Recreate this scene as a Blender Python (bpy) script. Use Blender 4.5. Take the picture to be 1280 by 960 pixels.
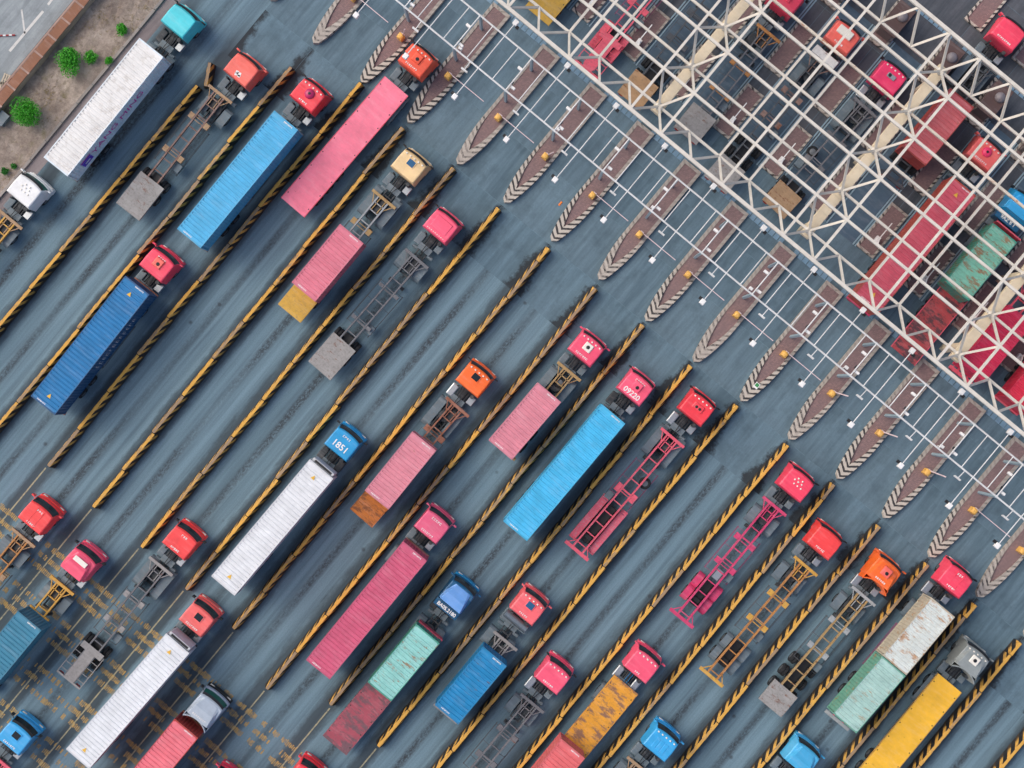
import bpy, bmesh, math, random
from mathutils import Vector, Matrix
R = math.radians
random.seed(7)
for _o in list(bpy.data.objects): bpy.data.objects.remove(_o)
scene = bpy.context.scene
COL = scene.collection

# ------------------------------------------------------------------ camera, sky, sun, exposure
CAM_H = 130.0                      # drone height over the tarmac
FPX = 1975.0                       # focal length in photo pixels (1280 wide)
TH = R(50.4)                       # heading of the lanes, anticlockwise from image right
cam_d = bpy.data.cameras.new('camera'); cam = bpy.data.objects.new('camera', cam_d); COL.objects.link(cam)
cam.location = (0, 0, CAM_H); cam.rotation_euler = (0, 0, 0)
cam_d.sensor_width = 36.0; cam_d.lens = FPX / 1280.0 * 36.0
cam_d.clip_start = 1.0; cam_d.clip_end = 2000.0
scene.camera = cam

SUN_EL = R(48); SUN_AZ = R(152)     # direction the light comes from (anticlockwise from image right)
world = bpy.data.worlds.new('World'); scene.world = world; world.use_nodes = True
nt = world.node_tree; nt.nodes.clear()
sky = nt.nodes.new('ShaderNodeTexSky'); sky.sky_type = 'NISHITA'; sky.sun_disc = False
sky.sun_elevation = SUN_EL; sky.sun_rotation = R(90) - SUN_AZ
sky.air_density = 0.7; sky.dust_density = 4.0; sky.ozone_density = 0.6
bg = nt.nodes.new('ShaderNodeBackground'); bg.inputs['Strength'].default_value = 0.15
wo = nt.nodes.new('ShaderNodeOutputWorld')
nt.links.new(sky.outputs['Color'], bg.inputs['Color']); nt.links.new(bg.outputs['Background'], wo.inputs['Surface'])
sd = bpy.data.lights.new('sun', 'SUN'); sd.energy = 0.55; sd.angle = R(60); sd.color = (1.0, 0.91, 0.78)
so = bpy.data.objects.new('sun', sd); COL.objects.link(so); so.location = (-60, 30, 100)
sdir = Vector((math.cos(SUN_EL) * math.cos(SUN_AZ), math.cos(SUN_EL) * math.sin(SUN_AZ), math.sin(SUN_EL)))
so.rotation_euler = sdir.to_track_quat('Z', 'Y').to_euler()
scene.view_settings.view_transform = 'Standard'; scene.view_settings.look = 'None'
scene.view_settings.gamma = 1.0; scene.view_settings.exposure = 0.46
scene.view_settings.use_curve_mapping = False

# ------------------------------------------------------------------ coordinates
CS, SN = math.cos(TH), math.sin(TH)
def P(px, py, z=0.0):
    k = (CAM_H - z) / FPX
    return ((px - 640.0) * k, (480.0 - py) * k)
def ST(px, py, z=0.0):             # lane coordinates: s along the lanes, t across them (to the right)
    x, y = P(px, py, z)
    return (x * CS + y * SN, x * SN - y * CS)
def XY(s, t): return (s * CS + t * SN, s * SN - t * CS)

def lin(c): return tuple(((v / 255.0) / 12.92) if v <= 10.3 else (((v / 255.0) + 0.055) / 1.055) ** 2.4 for v in c)

# ------------------------------------------------------------------ materials
MATS = {}
def newmat(name):
    m = bpy.data.materials.new(name); m.use_nodes = True
    n = m.node_tree; n.nodes.clear()
    out = n.nodes.new('ShaderNodeOutputMaterial'); b = n.nodes.new('ShaderNodeBsdfPrincipled')
    n.links.new(b.outputs[0], out.inputs[0])
    return m, n, b
def N(n, typ, **kw):
    nd = n.nodes.new(typ)
    for k, v in kw.items():
        if k.startswith('i_'): nd.inputs[k[2:].replace('_', ' ')].default_value = v
        else: setattr(nd, k, v)
    return nd
def ramp(n, src, pts):
    r = n.nodes.new('ShaderNodeValToRGB'); e = r.color_ramp.elements
    while len(e) < len(pts): e.new(0.5)
    for el, (p, c) in zip(e, pts):
        el.position = p; el.color = (c, c, c, 1) if isinstance(c, (int, float)) else (*c, 1)
    n.links.new(src, r.inputs[0]); return r
def mixc(n, fac, a, b, mode='MIX'):
    m = n.nodes.new('ShaderNodeMix'); m.data_type = 'RGBA'; m.blend_type = mode
    for s, v in (('Factor', fac), ('A', a), ('B', b)):
        idx = {'Factor': 0, 'A': 6, 'B': 7}[s]
        if hasattr(v, 'is_linked') or hasattr(v, 'links'): n.links.new(v, m.inputs[idx])
        elif isinstance(v, (int, float)): m.inputs[idx].default_value = v
        else: m.inputs[idx].default_value = (*v, 1) if len(v) == 3 else v
    return m.outputs[2]
def mth(n, op, a, b=None, c=None):
    m = n.nodes.new('ShaderNodeMath'); m.operation = op
    for i, v in enumerate((a, b, c)):
        if v is None: continue
        if isinstance(v, (int, float)): m.inputs[i].default_value = v
        else: n.links.new(v, m.inputs[i])
    return m.outputs[0]
def objvec(n, scale=(1, 1, 1), rnd=True):
    tc = n.nodes.new('ShaderNodeTexCoord'); mp = n.nodes.new('ShaderNodeMapping')
    n.links.new(tc.outputs['Object'], mp.inputs['Vector']); mp.inputs['Scale'].default_value = scale
    if rnd:
        oi = n.nodes.new('ShaderNodeObjectInfo')
        ml = n.nodes.new('ShaderNodeMath'); ml.operation = 'MULTIPLY'; ml.inputs[1].default_value = 37.0
        n.links.new(oi.outputs['Random'], ml.inputs[0])
        cx = n.nodes.new('ShaderNodeCombineXYZ')
        for i in range(3): n.links.new(ml.outputs[0], cx.inputs[i])
        n.links.new(cx.outputs[0], mp.inputs['Location'])
    return mp.outputs[0], tc
def noise(n, vec, scale, detail=4, rough=0.6):
    x = N(n, 'ShaderNodeTexNoise'); x.inputs['Scale'].default_value = scale
    x.inputs['Detail'].default_value = detail; x.inputs['Roughness'].default_value = rough
    n.links.new(vec, x.inputs['Vector']); return x.outputs['Fac']
def bump(n, b, h, strength=0.2, dist=0.02):
    bp = n.nodes.new('ShaderNodeBump'); bp.inputs['Strength'].default_value = strength; bp.inputs['Distance'].default_value = dist
    n.links.new(h, bp.inputs['Height']); n.links.new(bp.outputs[0], b.inputs['Normal'])

def paint(key, rgb, rough=0.5, dirt=0.35, rust=0.0, rustc=(110, 62, 34), dirtc=(84, 80, 76), scale=1.0, metal=0.0, streak=True):
    if key in MATS: return MATS[key]
    m, n, b = newmat(key)
    vec, tc = objvec(n, (1, 1, 1))
    c = lin(rgb)
    n1 = noise(n, vec, 0.9 * scale, 5, 0.65)
    base = mixc(n, ramp(n, n1, [(0.3, 0.0), (0.75, 1.0)]).outputs[0], tuple(v * 0.82 for v in c), tuple(min(1, v * 1.1) for v in c))
    n2 = noise(n, vec, 4.5 * scale, 6, 0.7)
    dm = mth(n, 'MULTIPLY', ramp(n, n2, [(0.5, 0.0), (0.72, 1.0)]).outputs[0], dirt)
    base = mixc(n, dm, base, lin(dirtc))
    mpf = n.nodes.new('ShaderNodeMapping'); mpf.inputs['Scale'].default_value = (2.4, 0.45, 0.5); n.links.new(vec, mpf.inputs['Vector'])
    fd = noise(n, mpf.outputs[0], 1.1, 6, 0.7)
    base = mixc(n, ramp(n, fd, [(0.5, 0.0), (0.7, 0.32)]).outputs[0], base, tuple(min(1, v * 0.72 + 0.22) for v in c))
    base = mixc(n, ramp(n, fd, [(0.28, 0.3), (0.45, 0.0)]).outputs[0], base, tuple(v * 0.5 + 0.02 for v in c))
    if rust > 0:
        mp2 = n.nodes.new('ShaderNodeMapping'); mp2.inputs['Scale'].default_value = (1.6, 0.55, 1.0); n.links.new(vec, mp2.inputs['Vector'])
        n3 = noise(n, mp2.outputs[0], 1.5 * scale, 8, 0.72)
        lo = 0.66 - 0.22 * rust
        rm = ramp(n, n3, [(lo, 0.0), (lo + 0.08, 1.0)]).outputs[0]
        n4 = noise(n, vec, 6.0, 4)
        rc = mixc(n, n4, tuple(v * 0.55 for v in lin(rustc)), tuple(v * 1.5 for v in lin(rustc)))
        base = mixc(n, mth(n, 'MULTIPLY', rm, 0.85), base, rc)
    n.links.new(base, b.inputs['Base Color'])
    b.inputs['Roughness'].default_value = rough; b.inputs['Metallic'].default_value = metal
    bump(n, b, n2, 0.12, 0.01)
    MATS[key] = m; return m

def plain(key, rgb, rough=0.6, metal=0.0, var=0.25, scale=6.0):
    if key in MATS: return MATS[key]
    m, n, b = newmat(key); vec, tc = objvec(n)
    c = lin(rgb); f = noise(n, vec, scale, 4)
    n.links.new(mixc(n, f, tuple(v * (1 - var) for v in c), tuple(min(1, v * (1 + var)) for v in c)), b.inputs['Base Color'])
    b.inputs['Roughness'].default_value = rough; b.inputs['Metallic'].default_value = metal
    MATS[key] = m; return m

def glass(key='dark_glass', rgb=(14, 26, 32)):
    if key in MATS: return MATS[key]
    m, n, b = newmat(key); b.inputs['Base Color'].default_value = (*lin(rgb), 1)
    b.inputs['Roughness'].default_value = 0.08; b.inputs['Specular IOR Level'].default_value = 0.6
    vec, tc = objvec(n); f = noise(n, vec, 3.0, 3)
    n.links.new(ramp(n, f, [(0.3, 0.05), (0.8, 0.2)]).outputs[0], b.inputs['Roughness'])
    MATS[key] = m; return m

LANE = 5.068                       # lane pitch (m)
T0 = None                          # t of barrier axis 0 (set below)
TIP_S = None

# barrier tips read from the photograph (top ends on top of wall, z = 1)
_tops = {1: (363.4, 83), 2: (452, 104), 3: (502.7, 159), 4: (568, 211), 5: (622.5, 259.5), 6: (686, 310), 7: (744.6, 360), 8: (804.5, 406.7), 9: (864, 457.5), 10: (922, 507), 11: (984, 555.5), 12: (1042.5, 605), 13: (1098.5, 657), 14: (1159.7, 705), 15: (1219.6, 755.6), 16: (1277, 804)}
_ks = sorted(_tops)
_tt = [ST(*_tops[k], 1.0)[1] for k in _ks]
_mk = sum(_ks) / len(_ks); _mt = sum(_tt) / len(_tt)
LANE = sum((k - _mk) * (t - _mt) for k, t in zip(_ks, _tt)) / sum((k - _mk) ** 2 for k in _ks)
T0 = _mt - LANE * _mk
TIP_S = sum(ST(*_tops[k], 1.0)[0] for k in _ks) / len(_ks)
print('LANE', LANE, 'T0', T0, 'TIP_S', TIP_S, [round(ST(*_tops[k], 1.0)[0], 1) for k in _ks])
def axis_t(k): return T0 + LANE * k

def mat_asphalt():
    m, n, b = newmat('asphalt')
    tc = n.nodes.new('ShaderNodeTexCoord'); sp = n.nodes.new('ShaderNodeSeparateXYZ'); n.links.new(tc.outputs['Object'], sp.inputs[0])
    def mapped(sx, sy):
        mp = n.nodes.new('ShaderNodeMapping'); mp.inputs['Scale'].default_value = (sx, sy, 1); n.links.new(tc.outputs['Object'], mp.inputs[0]); return mp.outputs[0]
    fine = noise(n, tc.outputs['Object'], 9.0, 6, 0.75)
    big = noise(n, tc.outputs['Object'], 0.07, 4, 0.55)
    stre = noise(n, mapped(0.035, 1.5), 1.0, 5, 0.6)
    stre2 = noise(n, mapped(0.1, 2.4), 1.0, 5, 0.65)
    base = mixc(n, ramp(n, big, [(0.3, 0.0), (0.7, 1.0)]).outputs[0], lin((84, 109, 122)), lin((97, 123, 135)))
    base = mixc(n, ramp(n, stre, [(0.35, 0.0), (0.66, 1.0)]).outputs[0], base, lin((117, 146, 159)))
    base = mixc(n, ramp(n, stre2, [(0.5, 0.0), (0.72, 0.5)]).outputs[0], base, lin((62, 82, 94)))
    # per-lane traffic: phase 0 at the dividing wall, 0.5 mid lane
    t = mth(n, 'MULTIPLY', sp.outputs['Y'], -1.0)
    ph = mth(n, 'FRACT', mth(n, 'DIVIDE', mth(n, 'SUBTRACT', t, T0), LANE))
    dc = mth(n, 'ABSOLUTE', mth(n, 'SUBTRACT', ph, 0.5))            # 0 mid lane .. 0.5 wall
    lane_id = mth(n, 'FLOOR', mth(n, 'DIVIDE', mth(n, 'SUBTRACT', t, T0), LANE))
    cv = n.nodes.new('ShaderNodeCombineXYZ'); n.links.new(mth(n, 'MULTIPLY', sp.outputs['X'], 0.05), cv.inputs[0]); n.links.new(mth(n, 'MULTIPLY', lane_id, 7.3), cv.inputs[1])
    lanen = noise(n, cv.outputs[0], 1.6, 3, 0.5)
    blot = noise(n, mapped(1.0, 1.5), 3.2, 8, 0.85)
    # oil drips down the middle of each lane
    oil = mth(n, 'MULTIPLY', ramp(n, dc, [(0.0, 1.0), (0.04, 0.85), (0.09, 0.0)]).outputs[0], ramp(n, blot, [(0.4, 0.2), (0.55, 1.0)]).outputs[0])
    oil = mth(n, 'MULTIPLY', oil, ramp(n, lanen, [(0.32, 0.25), (0.58, 1.0)]).outputs[0])
    inl = ramp(n, mth(n, 'MULTIPLY', mth(n, 'ADD', sp.outputs['X'], 50.0), 0.01), [(0.0, 1.0), (0.58, 1.0), (0.62, 0.25)]).outputs[0]
    base = mixc(n, mth(n, 'MULTIPLY', mth(n, 'MULTIPLY', oil, inl), 1.0), base, lin((42, 44, 48)))
    # grime and tyre scuff washed up along the foot of the walls
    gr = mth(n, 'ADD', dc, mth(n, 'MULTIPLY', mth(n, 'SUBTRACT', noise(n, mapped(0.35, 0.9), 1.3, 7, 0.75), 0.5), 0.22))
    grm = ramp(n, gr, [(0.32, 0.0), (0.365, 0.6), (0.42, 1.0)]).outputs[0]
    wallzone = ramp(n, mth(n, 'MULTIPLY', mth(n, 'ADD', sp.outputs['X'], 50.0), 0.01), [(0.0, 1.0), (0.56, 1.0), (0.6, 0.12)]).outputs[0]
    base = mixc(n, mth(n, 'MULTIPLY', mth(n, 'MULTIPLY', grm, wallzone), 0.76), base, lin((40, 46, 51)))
    # polished wheel paths
    wt = ramp(n, dc, [(0.12, 0.0), (0.19, 1.0), (0.26, 0.0)]).outputs[0]
    base = mixc(n, mth(n, 'MULTIPLY', wt, mth(n, 'MULTIPLY', stre, 0.9)), base, lin((114, 144, 158)))
    base = mixc(n, ramp(n, fine, [(0.4, 0.0), (0.8, 0.4)]).outputs[0], base, lin((55, 73, 84)))
    spots = N(n, 'ShaderNodeTexVoronoi'); spots.inputs['Scale'].default_value = 0.33; n.links.new(tc.outputs['Object'], spots.inputs['Vector'])
    base = mixc(n, mth(n, 'MULTIPLY', ramp(n, spots.outputs['Distance'], [(0.03, 1.0), (0.075, 0.0)]).outputs[0], 0.6), base, lin((42, 44, 48)))
    n.links.new(base, b.inputs['Base Color']); b.inputs['Roughness'].default_value = 0.8
    bump(n, b, fine, 0.25, 0.02)
    return m

def mat_concrete(key, rgb, rgb2, grime=False):
    if key in MATS: return MATS[key]
    m, n, b = newmat(key)
    vec, tc = objvec(n)
    oi = n.nodes.new('ShaderNodeObjectInfo')
    mp = n.nodes.new('ShaderNodeMapping'); mp.inputs['Scale'].default_value = (0.16, 2.0, 1); n.links.new(vec, mp.inputs[0])
    st = noise(n, mp.outputs[0], 1.0, 6, 0.65); fi = noise(n, vec, 7.0, 6, 0.75); bl = noise(n, vec, 0.5, 5, 0.7)
    base = mixc(n, ramp(n, oi.outputs['Random'], [(0.0, 0.0), (1.0, 1.0)]).outputs[0], lin(rgb), lin(rgb2))
    base = mixc(n, ramp(n, st, [(0.38, 0.0), (0.66, 0.7)]).outputs[0], base, tuple(min(1, v * 1.45) for v in lin(rgb2)))
    base = mixc(n, ramp(n, bl, [(0.5, 0.0), (0.75, 0.55)]).outputs[0], base, tuple(v * 0.55 for v in lin(rgb)))
    base = mixc(n, ramp(n, fi, [(0.45, 0.0), (0.8, 0.35)]).outputs[0], base, tuple(v * 0.6 for v in lin(rgb)))
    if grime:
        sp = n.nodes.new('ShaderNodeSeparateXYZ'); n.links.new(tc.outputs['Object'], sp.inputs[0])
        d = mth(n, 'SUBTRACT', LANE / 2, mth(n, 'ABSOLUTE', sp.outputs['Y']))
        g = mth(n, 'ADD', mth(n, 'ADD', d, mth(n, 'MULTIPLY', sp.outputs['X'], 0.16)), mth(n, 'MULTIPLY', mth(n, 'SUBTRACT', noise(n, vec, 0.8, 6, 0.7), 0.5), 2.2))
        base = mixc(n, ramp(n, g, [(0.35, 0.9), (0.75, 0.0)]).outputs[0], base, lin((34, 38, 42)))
    n.links.new(base, b.inputs['Base Color']); b.inputs['Roughness'].default_value = 0.85
    bump(n, b, fi, 0.2, 0.02); MATS[key] = m; return m

def mat_barrier(side):
    key = 'barrier_' + ('side' if side else 'top')
    if key in MATS: return MATS[key]
    m, n, b = newmat(key)
    vec, tc = objvec(n)
    sp = n.nodes.new('ShaderNodeSeparateXYZ'); n.links.new(tc.outputs['Object'], sp.inputs[0])
    oi = n.nodes.new('ShaderNodeObjectInfo')
    yel = mixc(n, noise(n, vec, 2.0, 4), lin((204, 150, 58)), lin((226, 178, 86)))
    if side:
        u = mth(n, 'ADD', sp.outputs['X'], mth(n, 'MULTIPLY', sp.outputs['Z'], 0.85))
        f = mth(n, 'FRACT', mth(n, 'DIVIDE', u, 1.0))
        st = ramp(n, f, [(0.0, 0.0), (0.40, 0.0), (0.44, 1.0), (0.97, 1.0), (1.0, 0.0)]).outputs[0]
        base = mixc(n, st, yel, lin((20, 22, 24)))
        n2 = noise(n, vec, 3.5, 7, 0.75)
        base = mixc(n, ramp(n, n2, [(0.5, 0.0), (0.66, 0.75)]).outputs[0], base, lin((60, 56, 52)))
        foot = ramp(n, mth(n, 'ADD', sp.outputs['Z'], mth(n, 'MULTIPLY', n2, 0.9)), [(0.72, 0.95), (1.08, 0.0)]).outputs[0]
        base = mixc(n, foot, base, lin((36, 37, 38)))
    else:
        mp = n.nodes.new('ShaderNodeMapping'); mp.inputs['Scale'].default_value = (0.5, 1.6, 1); n.links.new(vec, mp.inputs[0])
        n2 = noise(n, mp.outputs[0], 2.6, 7, 0.75)
        thr = mth(n, 'SUBTRACT', mth(n, 'ADD', n2, mth(n, 'MULTIPLY', mth(n, 'POWER', oi.outputs['Random'], 1.8), 0.34)), 0.0)
        base = mixc(n, ramp(n, thr, [(0.56, 0.0), (0.7, 0.85)]).outputs[0], yel, lin((138, 122, 106)))
    n.links.new(base, b.inputs['Base Color']); b.inputs['Roughness'].default_value = 0.75
    bump(n, b, n2, 0.3, 0.02); MATS[key] = m; return m

def mat_kerb():
    if 'kerb_paint' in MATS: return MATS['kerb_paint']
    m, n, b = newmat('kerb_paint')
    vec, tc = objvec(n)
    sp = n.nodes.new('ShaderNodeSeparateXYZ'); n.links.new(tc.outputs['Object'], sp.inputs[0])
    ay = mth(n, 'ABSOLUTE', sp.outputs['Y'])
    u = mth(n, 'SUBTRACT', sp.outputs['X'], mth(n, 'MULTIPLY', ay, 0.75))
    u = mth(n, 'ADD', u, mth(n, 'MULTIPLY', noise(n, vec, 1.8, 4), 0.22))
    f = mth(n, 'FRACT', mth(n, 'DIVIDE', u, 0.5))
    st = ramp(n, f, [(0.0, 0.0), (0.54, 0.0), (0.6, 1.0), (0.95, 1.0), (1.0, 0.0)]).outputs[0]
    base = mixc(n, st, lin((190, 182, 169)), lin((54, 52, 52)))
    oi = n.nodes.new('ShaderNodeObjectInfo')
    n2 = noise(n, vec, 2.6, 7, 0.75)
    far = ramp(n, mth(n, 'MULTIPLY', sp.outputs['X'], 0.1), [(0.4, 0.0), (0.75, 0.22)]).outputs[0]
    w = mth(n, 'ADD', n2, mth(n, 'ADD', mth(n, 'MULTIPLY', oi.outputs['Random'], 0.2), far))
    base = mixc(n, ramp(n, w, [(0.58, 0.0), (0.72, 0.85)]).outputs[0], base, lin((164, 156, 146)))
    n.links.new(base, b.inputs['Base Color']); b.inputs['Roughness'].default_value = 0.75
    MATS['kerb_paint'] = m; return m

def mat_pavers():
    if 'pavers' in MATS: return MATS['pavers']
    m, n, b = newmat('pavers')
    vec, tc = objvec(n)
    mp = n.nodes.new('ShaderNodeMapping'); mp.inputs['Rotation'].default_value = (0, 0, R(45)); n.links.new(tc.outputs['Object'], mp.inputs[0])
    br = n.nodes.new('ShaderNodeTexBrick'); n.links.new(mp.outputs[0], br.inputs['Vector'])
    br.inputs['Scale'].default_value = 3.4; br.inputs['Mortar Size'].default_value = 0.03
    br.inputs['Color1'].default_value = (*lin((160, 130, 126)), 1); br.inputs['Color2'].default_value = (*lin((132, 110, 110)), 1); br.inputs['Mortar'].default_value = (*lin((88, 76, 76)), 1)
    n2 = noise(n, vec, 1.2, 6, 0.7)
    base = mixc(n, ramp(n, n2, [(0.42, 0.0), (0.72, 0.6)]).outputs[0], br.outputs['Color'], lin((118, 100, 98)))
    n.links.new(base, b.inputs['Base Color']); b.inputs['Roughness'].default_value = 0.9
    bump(n, b, br.outputs['Fac'], -0.3, 0.01); MATS['pavers'] = m; return m

def mat_soil():
    m, n, b = newmat('dry_soil'); vec, tc = objvec(n, rnd=False)
    n1 = noise(n, vec, 0.55, 6, 0.7); n2 = noise(n, vec, 3.0, 8, 0.8); n3 = noise(n, vec, 0.9, 5, 0.65)
    base = mixc(n, ramp(n, n1, [(0.35, 0.0), (0.65, 1.0)]).outputs[0], lin((128, 116, 106)), lin((176, 164, 152)))
    base = mixc(n, ramp(n, n2, [(0.45, 0.0), (0.7, 0.8)]).outputs[0], base, lin((104, 90, 82)))
    base = mixc(n, ramp(n, n3, [(0.55, 0.0), (0.7, 0.55)]).outputs[0], base, lin((112, 106, 62)))
    n.links.new(base, b.inputs['Base Color']); b.inputs['Roughness'].default_value = 0.95
    bump(n, b, n2, 0.8, 0.08); return m

def mat_leaf(key, c1, c2):
    m, n, b = newmat(key); vec, tc = objvec(n, rnd=False)
    g = n.nodes.new('ShaderNodeNewGeometry')
    n.links.new(mixc(n, g.outputs['Random Per Island'], lin(c1), lin(c2)), b.inputs['Base Color'])
    b.inputs['Roughness'].default_value = 0.65; return m

# ------------------------------------------------------------------ mesh helpers
class MB:
    def __init__(s): s.v = []; s.f = []; s.mi = []
    def box(s, x0, x1, y0, y1, z0, z1, mi=0, topmi=None, tx=0, ty=0):
        i = len(s.v)                       # tx, ty: inset of the top face
        s.v += [(x0, y0, z0), (x1, y0, z0), (x1, y1, z0), (x0, y1, z0), (x0 + tx, y0 + ty, z1), (x1 - tx, y0 + ty, z1), (x1 - tx, y1 - ty, z1), (x0 + tx, y1 - ty, z1)]
        s.f += [(i, i + 3, i + 2, i + 1), (i + 4, i + 5, i + 6, i + 7), (i, i + 1, i + 5, i + 4), (i + 1, i + 2, i + 6, i + 5), (i + 2, i + 3, i + 7, i + 6), (i + 3, i, i + 4, i + 7)]
        s.mi += [mi, mi if topmi is None else topmi] + [mi] * 4; return s
    def bar(s, a, b, w, h=None, mi=0):     # rectangular bar from a to b (centre line)
        h = w if h is None else h
        a = Vector(a); b = Vector(b); d = (b - a).normalized()
        up = Vector((0, 0, 1)) if abs(d.z) < 0.95 else Vector((1, 0, 0))
        sx = d.cross(up).normalized(); sz = sx.cross(d).normalized()
        i = len(s.v)
        for p in (a, b):
            for u, w2 in ((-1, -1), (1, -1), (1, 1), (-1, 1)): s.v.append(tuple(p + sx * (u * w / 2) + sz * (w2 * h / 2)))
        s.f += [(i, i + 1, i + 2, i + 3), (i + 7, i + 6, i + 5, i + 4)] + [(i + k, i + 4 + k, i + 4 + (k + 1) % 4, i + (k + 1) % 4) for k in range(4)]
        s.mi += [mi] * 6; return s
    def tube(s, a, b, r, n=10, mi=0, r2=None, caps=True):
        r2 = r if r2 is None else r2
        a = Vector(a); b = Vector(b); d = (b - a).normalized()
        up = Vector((0, 0, 1)) if abs(d.z) < 0.9 else Vector((1, 0, 0))
        sx = d.cross(up).normalized(); sy = sx.cross(d).normalized(); i = len(s.v)
        for p, rr in ((a, r), (b, r2)):
            for k in range(n):
                an = 2 * math.pi * k / n; s.v.append(tuple(p + sx * (math.cos(an) * rr) + sy * (math.sin(an) * rr)))
        for k in range(n): s.f.append((i + k, i + (k + 1) % n, i + n + (k + 1) % n, i + n + k)); s.mi.append(mi)
        if caps:
            s.f += [tuple(i + k for k in reversed(range(n))), tuple(i + n + k for k in range(n))]; s.mi += [mi, mi]
        return s
    def lathe(s, prof, n=12, axis='Z', c=(0, 0, 0), mi=0):   # prof: (r, h) pairs
        i = len(s.v); m = len(prof)
        for r, h in prof:
            for k in range(n):
                an = 2 * math.pi * k / n; q = (r * math.cos(an), r * math.sin(an), h)
                if axis == 'Y': q = (q[0], q[2], q[1])
                s.v.append((q[0] + c[0], q[1] + c[1], q[2] + c[2]))
        for j in range(m - 1):
            for k in range(n):
                s.f.append((i + j * n + k, i + j * n + (k + 1) % n, i + (j + 1) * n + (k + 1) % n, i + (j + 1) * n + k)); s.mi.append(mi)
        s.f += [tuple(i + k for k in reversed(range(n))), tuple(i + (m - 1) * n + k for k in range(n))]; s.mi += [mi, mi]; return s
    def poly(s, pts, z0, z1, mi=0, topmi=None):
        i = len(s.v); n = len(pts)
        s.v += [(x, y, z0) for x, y in pts] + [(x, y, z1) for x, y in pts]
        s.f += [tuple(i + k for k in reversed(range(n))), tuple(i + n + k for k in range(n))]; s.mi += [mi, mi if topmi is None else topmi]
        for k in range(n): s.f.append((i + k, i + (k + 1) % n, i + n + (k + 1) % n, i + n + k)); s.mi.append(mi)
        return s
    def quad(s, pts, mi=0):
        i = len(s.v); s.v += list(pts); s.f.append(tuple(range(i, i + len(pts)))); s.mi.append(mi); return s
    def mesh(s, name, bevel=0.0, seg=1, smooth=False, nslots=1):
        me = bpy.data.meshes.new(name); me.from_pydata(s.v, [], s.f); me.update()
        for p, k in zip(me.polygons, s.mi): p.material_index = k
        bm = bmesh.new(); bm.from_mesh(me)
        bmesh.ops.recalc_face_normals(bm, faces=bm.faces)
        if bevel > 0:
            es = [e for e in bm.edges if len(e.link_faces) == 2 and e.calc_face_angle(0) > 0.35]
            bmesh.ops.bevel(bm, geom=es, offset=bevel, segments=seg, affect='EDGES', profile=0.6, clamp_overlap=True)
        bm.to_mesh(me); bm.free()
        if smooth:
            for p in me.polygons: p.use_smooth = True
        for _ in range(max(nslots, max(s.mi) + 1 if s.mi else 1)): me.materials.append(None)
        return me
def ob(name, me, mats, parent=None, loc=(0, 0, 0), rz=0.0, rot=None, scale=None):
    o = bpy.data.objects.new(name, me); COL.objects.link(o)
    if not isinstance(mats, (list, tuple)): mats = [mats]
    for k, sl in enumerate(o.material_slots):
        sl.link = 'OBJECT'; sl.material = mats[min(k, len(mats) - 1)]
    o.location = loc; o.rotation_euler = rot if rot else (0, 0, rz)
    if scale: o.scale = scale
    if parent: o.parent = parent
    return o
def tag(o, label=None, cat=None, group=None, kind=None):
    if label: o['label'] = label
    if cat: o['category'] = cat
    if group: o['group'] = group
    if kind: o['kind'] = kind
    return o
def empty(name, s, t, z=0.0, yaw=0.0):
    o = bpy.data.objects.new(name, None); COL.objects.link(o); x, y = XY(s, t)
    o.location = (x, y, z); o.rotation_euler = (0, 0, TH + yaw); o.empty_display_size = 0.3
    return o
CACHE = {}
def cm(key, fn):
    if key not in CACHE: CACHE[key] = fn()
    return CACHE[key]
_tc = {}
def textmesh(txt, size, bold=0.0, extrude=0.004):
    key = (txt, size, bold)
    if key in _tc: return _tc[key]
    cu = bpy.data.curves.new('lettering', 'FONT'); cu.body = txt; cu.size = size; cu.align_x = 'CENTER'; cu.align_y = 'CENTER'
    cu.extrude = extrude; cu.offset = bold; cu.resolution_u = 3
    o = bpy.data.objects.new('lettering_tmp', cu); COL.objects.link(o)
    dg = bpy.context.evaluated_depsgraph_get(); me = bpy.data.meshes.new_from_object(o.evaluated_get(dg))
    bpy.data.objects.remove(o); me.materials.clear(); me.materials.append(None)
    _tc[key] = me; return me

# ------------------------------------------------------------------ the ground
gm = MB().quad([(-260, -260, 0), (260, -260, 0), (260, 260, 0), (-260, 260, 0)]).mesh('ground')
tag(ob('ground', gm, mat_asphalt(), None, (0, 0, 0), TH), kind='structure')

FRONT_S = ST(787.5, 136, 8.8)[0]     # front edge of the gate canopy
ISL0 = sum(ST(*p, 0.3)[0] for p in ((575, 205), (633, 253), (693, 300), (752, 347), (812, 400), (872, 452), (932, 500), (990, 548), (1050, 597), (1108, 646), (1165, 695), (1225, 745))) / 12
print('ISL0', ISL0, 'FRONT', FRONT_S)
conc = mat_concrete('apron_concrete', (78, 101, 113), (93, 115, 126))
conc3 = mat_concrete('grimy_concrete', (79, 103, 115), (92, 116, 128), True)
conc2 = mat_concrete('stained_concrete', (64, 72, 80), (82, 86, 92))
apron = empty('gate_apron', 0, 0); tag(apron, kind='structure')
AP0, SL, SGAP = TIP_S - 4.4, 4.9, 0.03
NROW = 11
for k in range(0, 18):
    for r in range(NROW):
        if k < 1 and r > 7: continue
        me = cm('slab', lambda: MB().box(-SL / 2 + SGAP / 2, SL / 2 - SGAP / 2, -LANE / 2 + SGAP / 2, LANE / 2 - SGAP / 2, -0.05, 0.012).mesh('slab'))
        ob('slab', me, conc3 if r == 0 else conc if r < 5 or r > 9 else conc2, apron, (AP0 + SL * (r + 0.5), -(axis_t(k) + LANE / 2 + 0), 0.0 + 0.001 * ((k * 3 + r * 5) % 4)))

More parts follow.
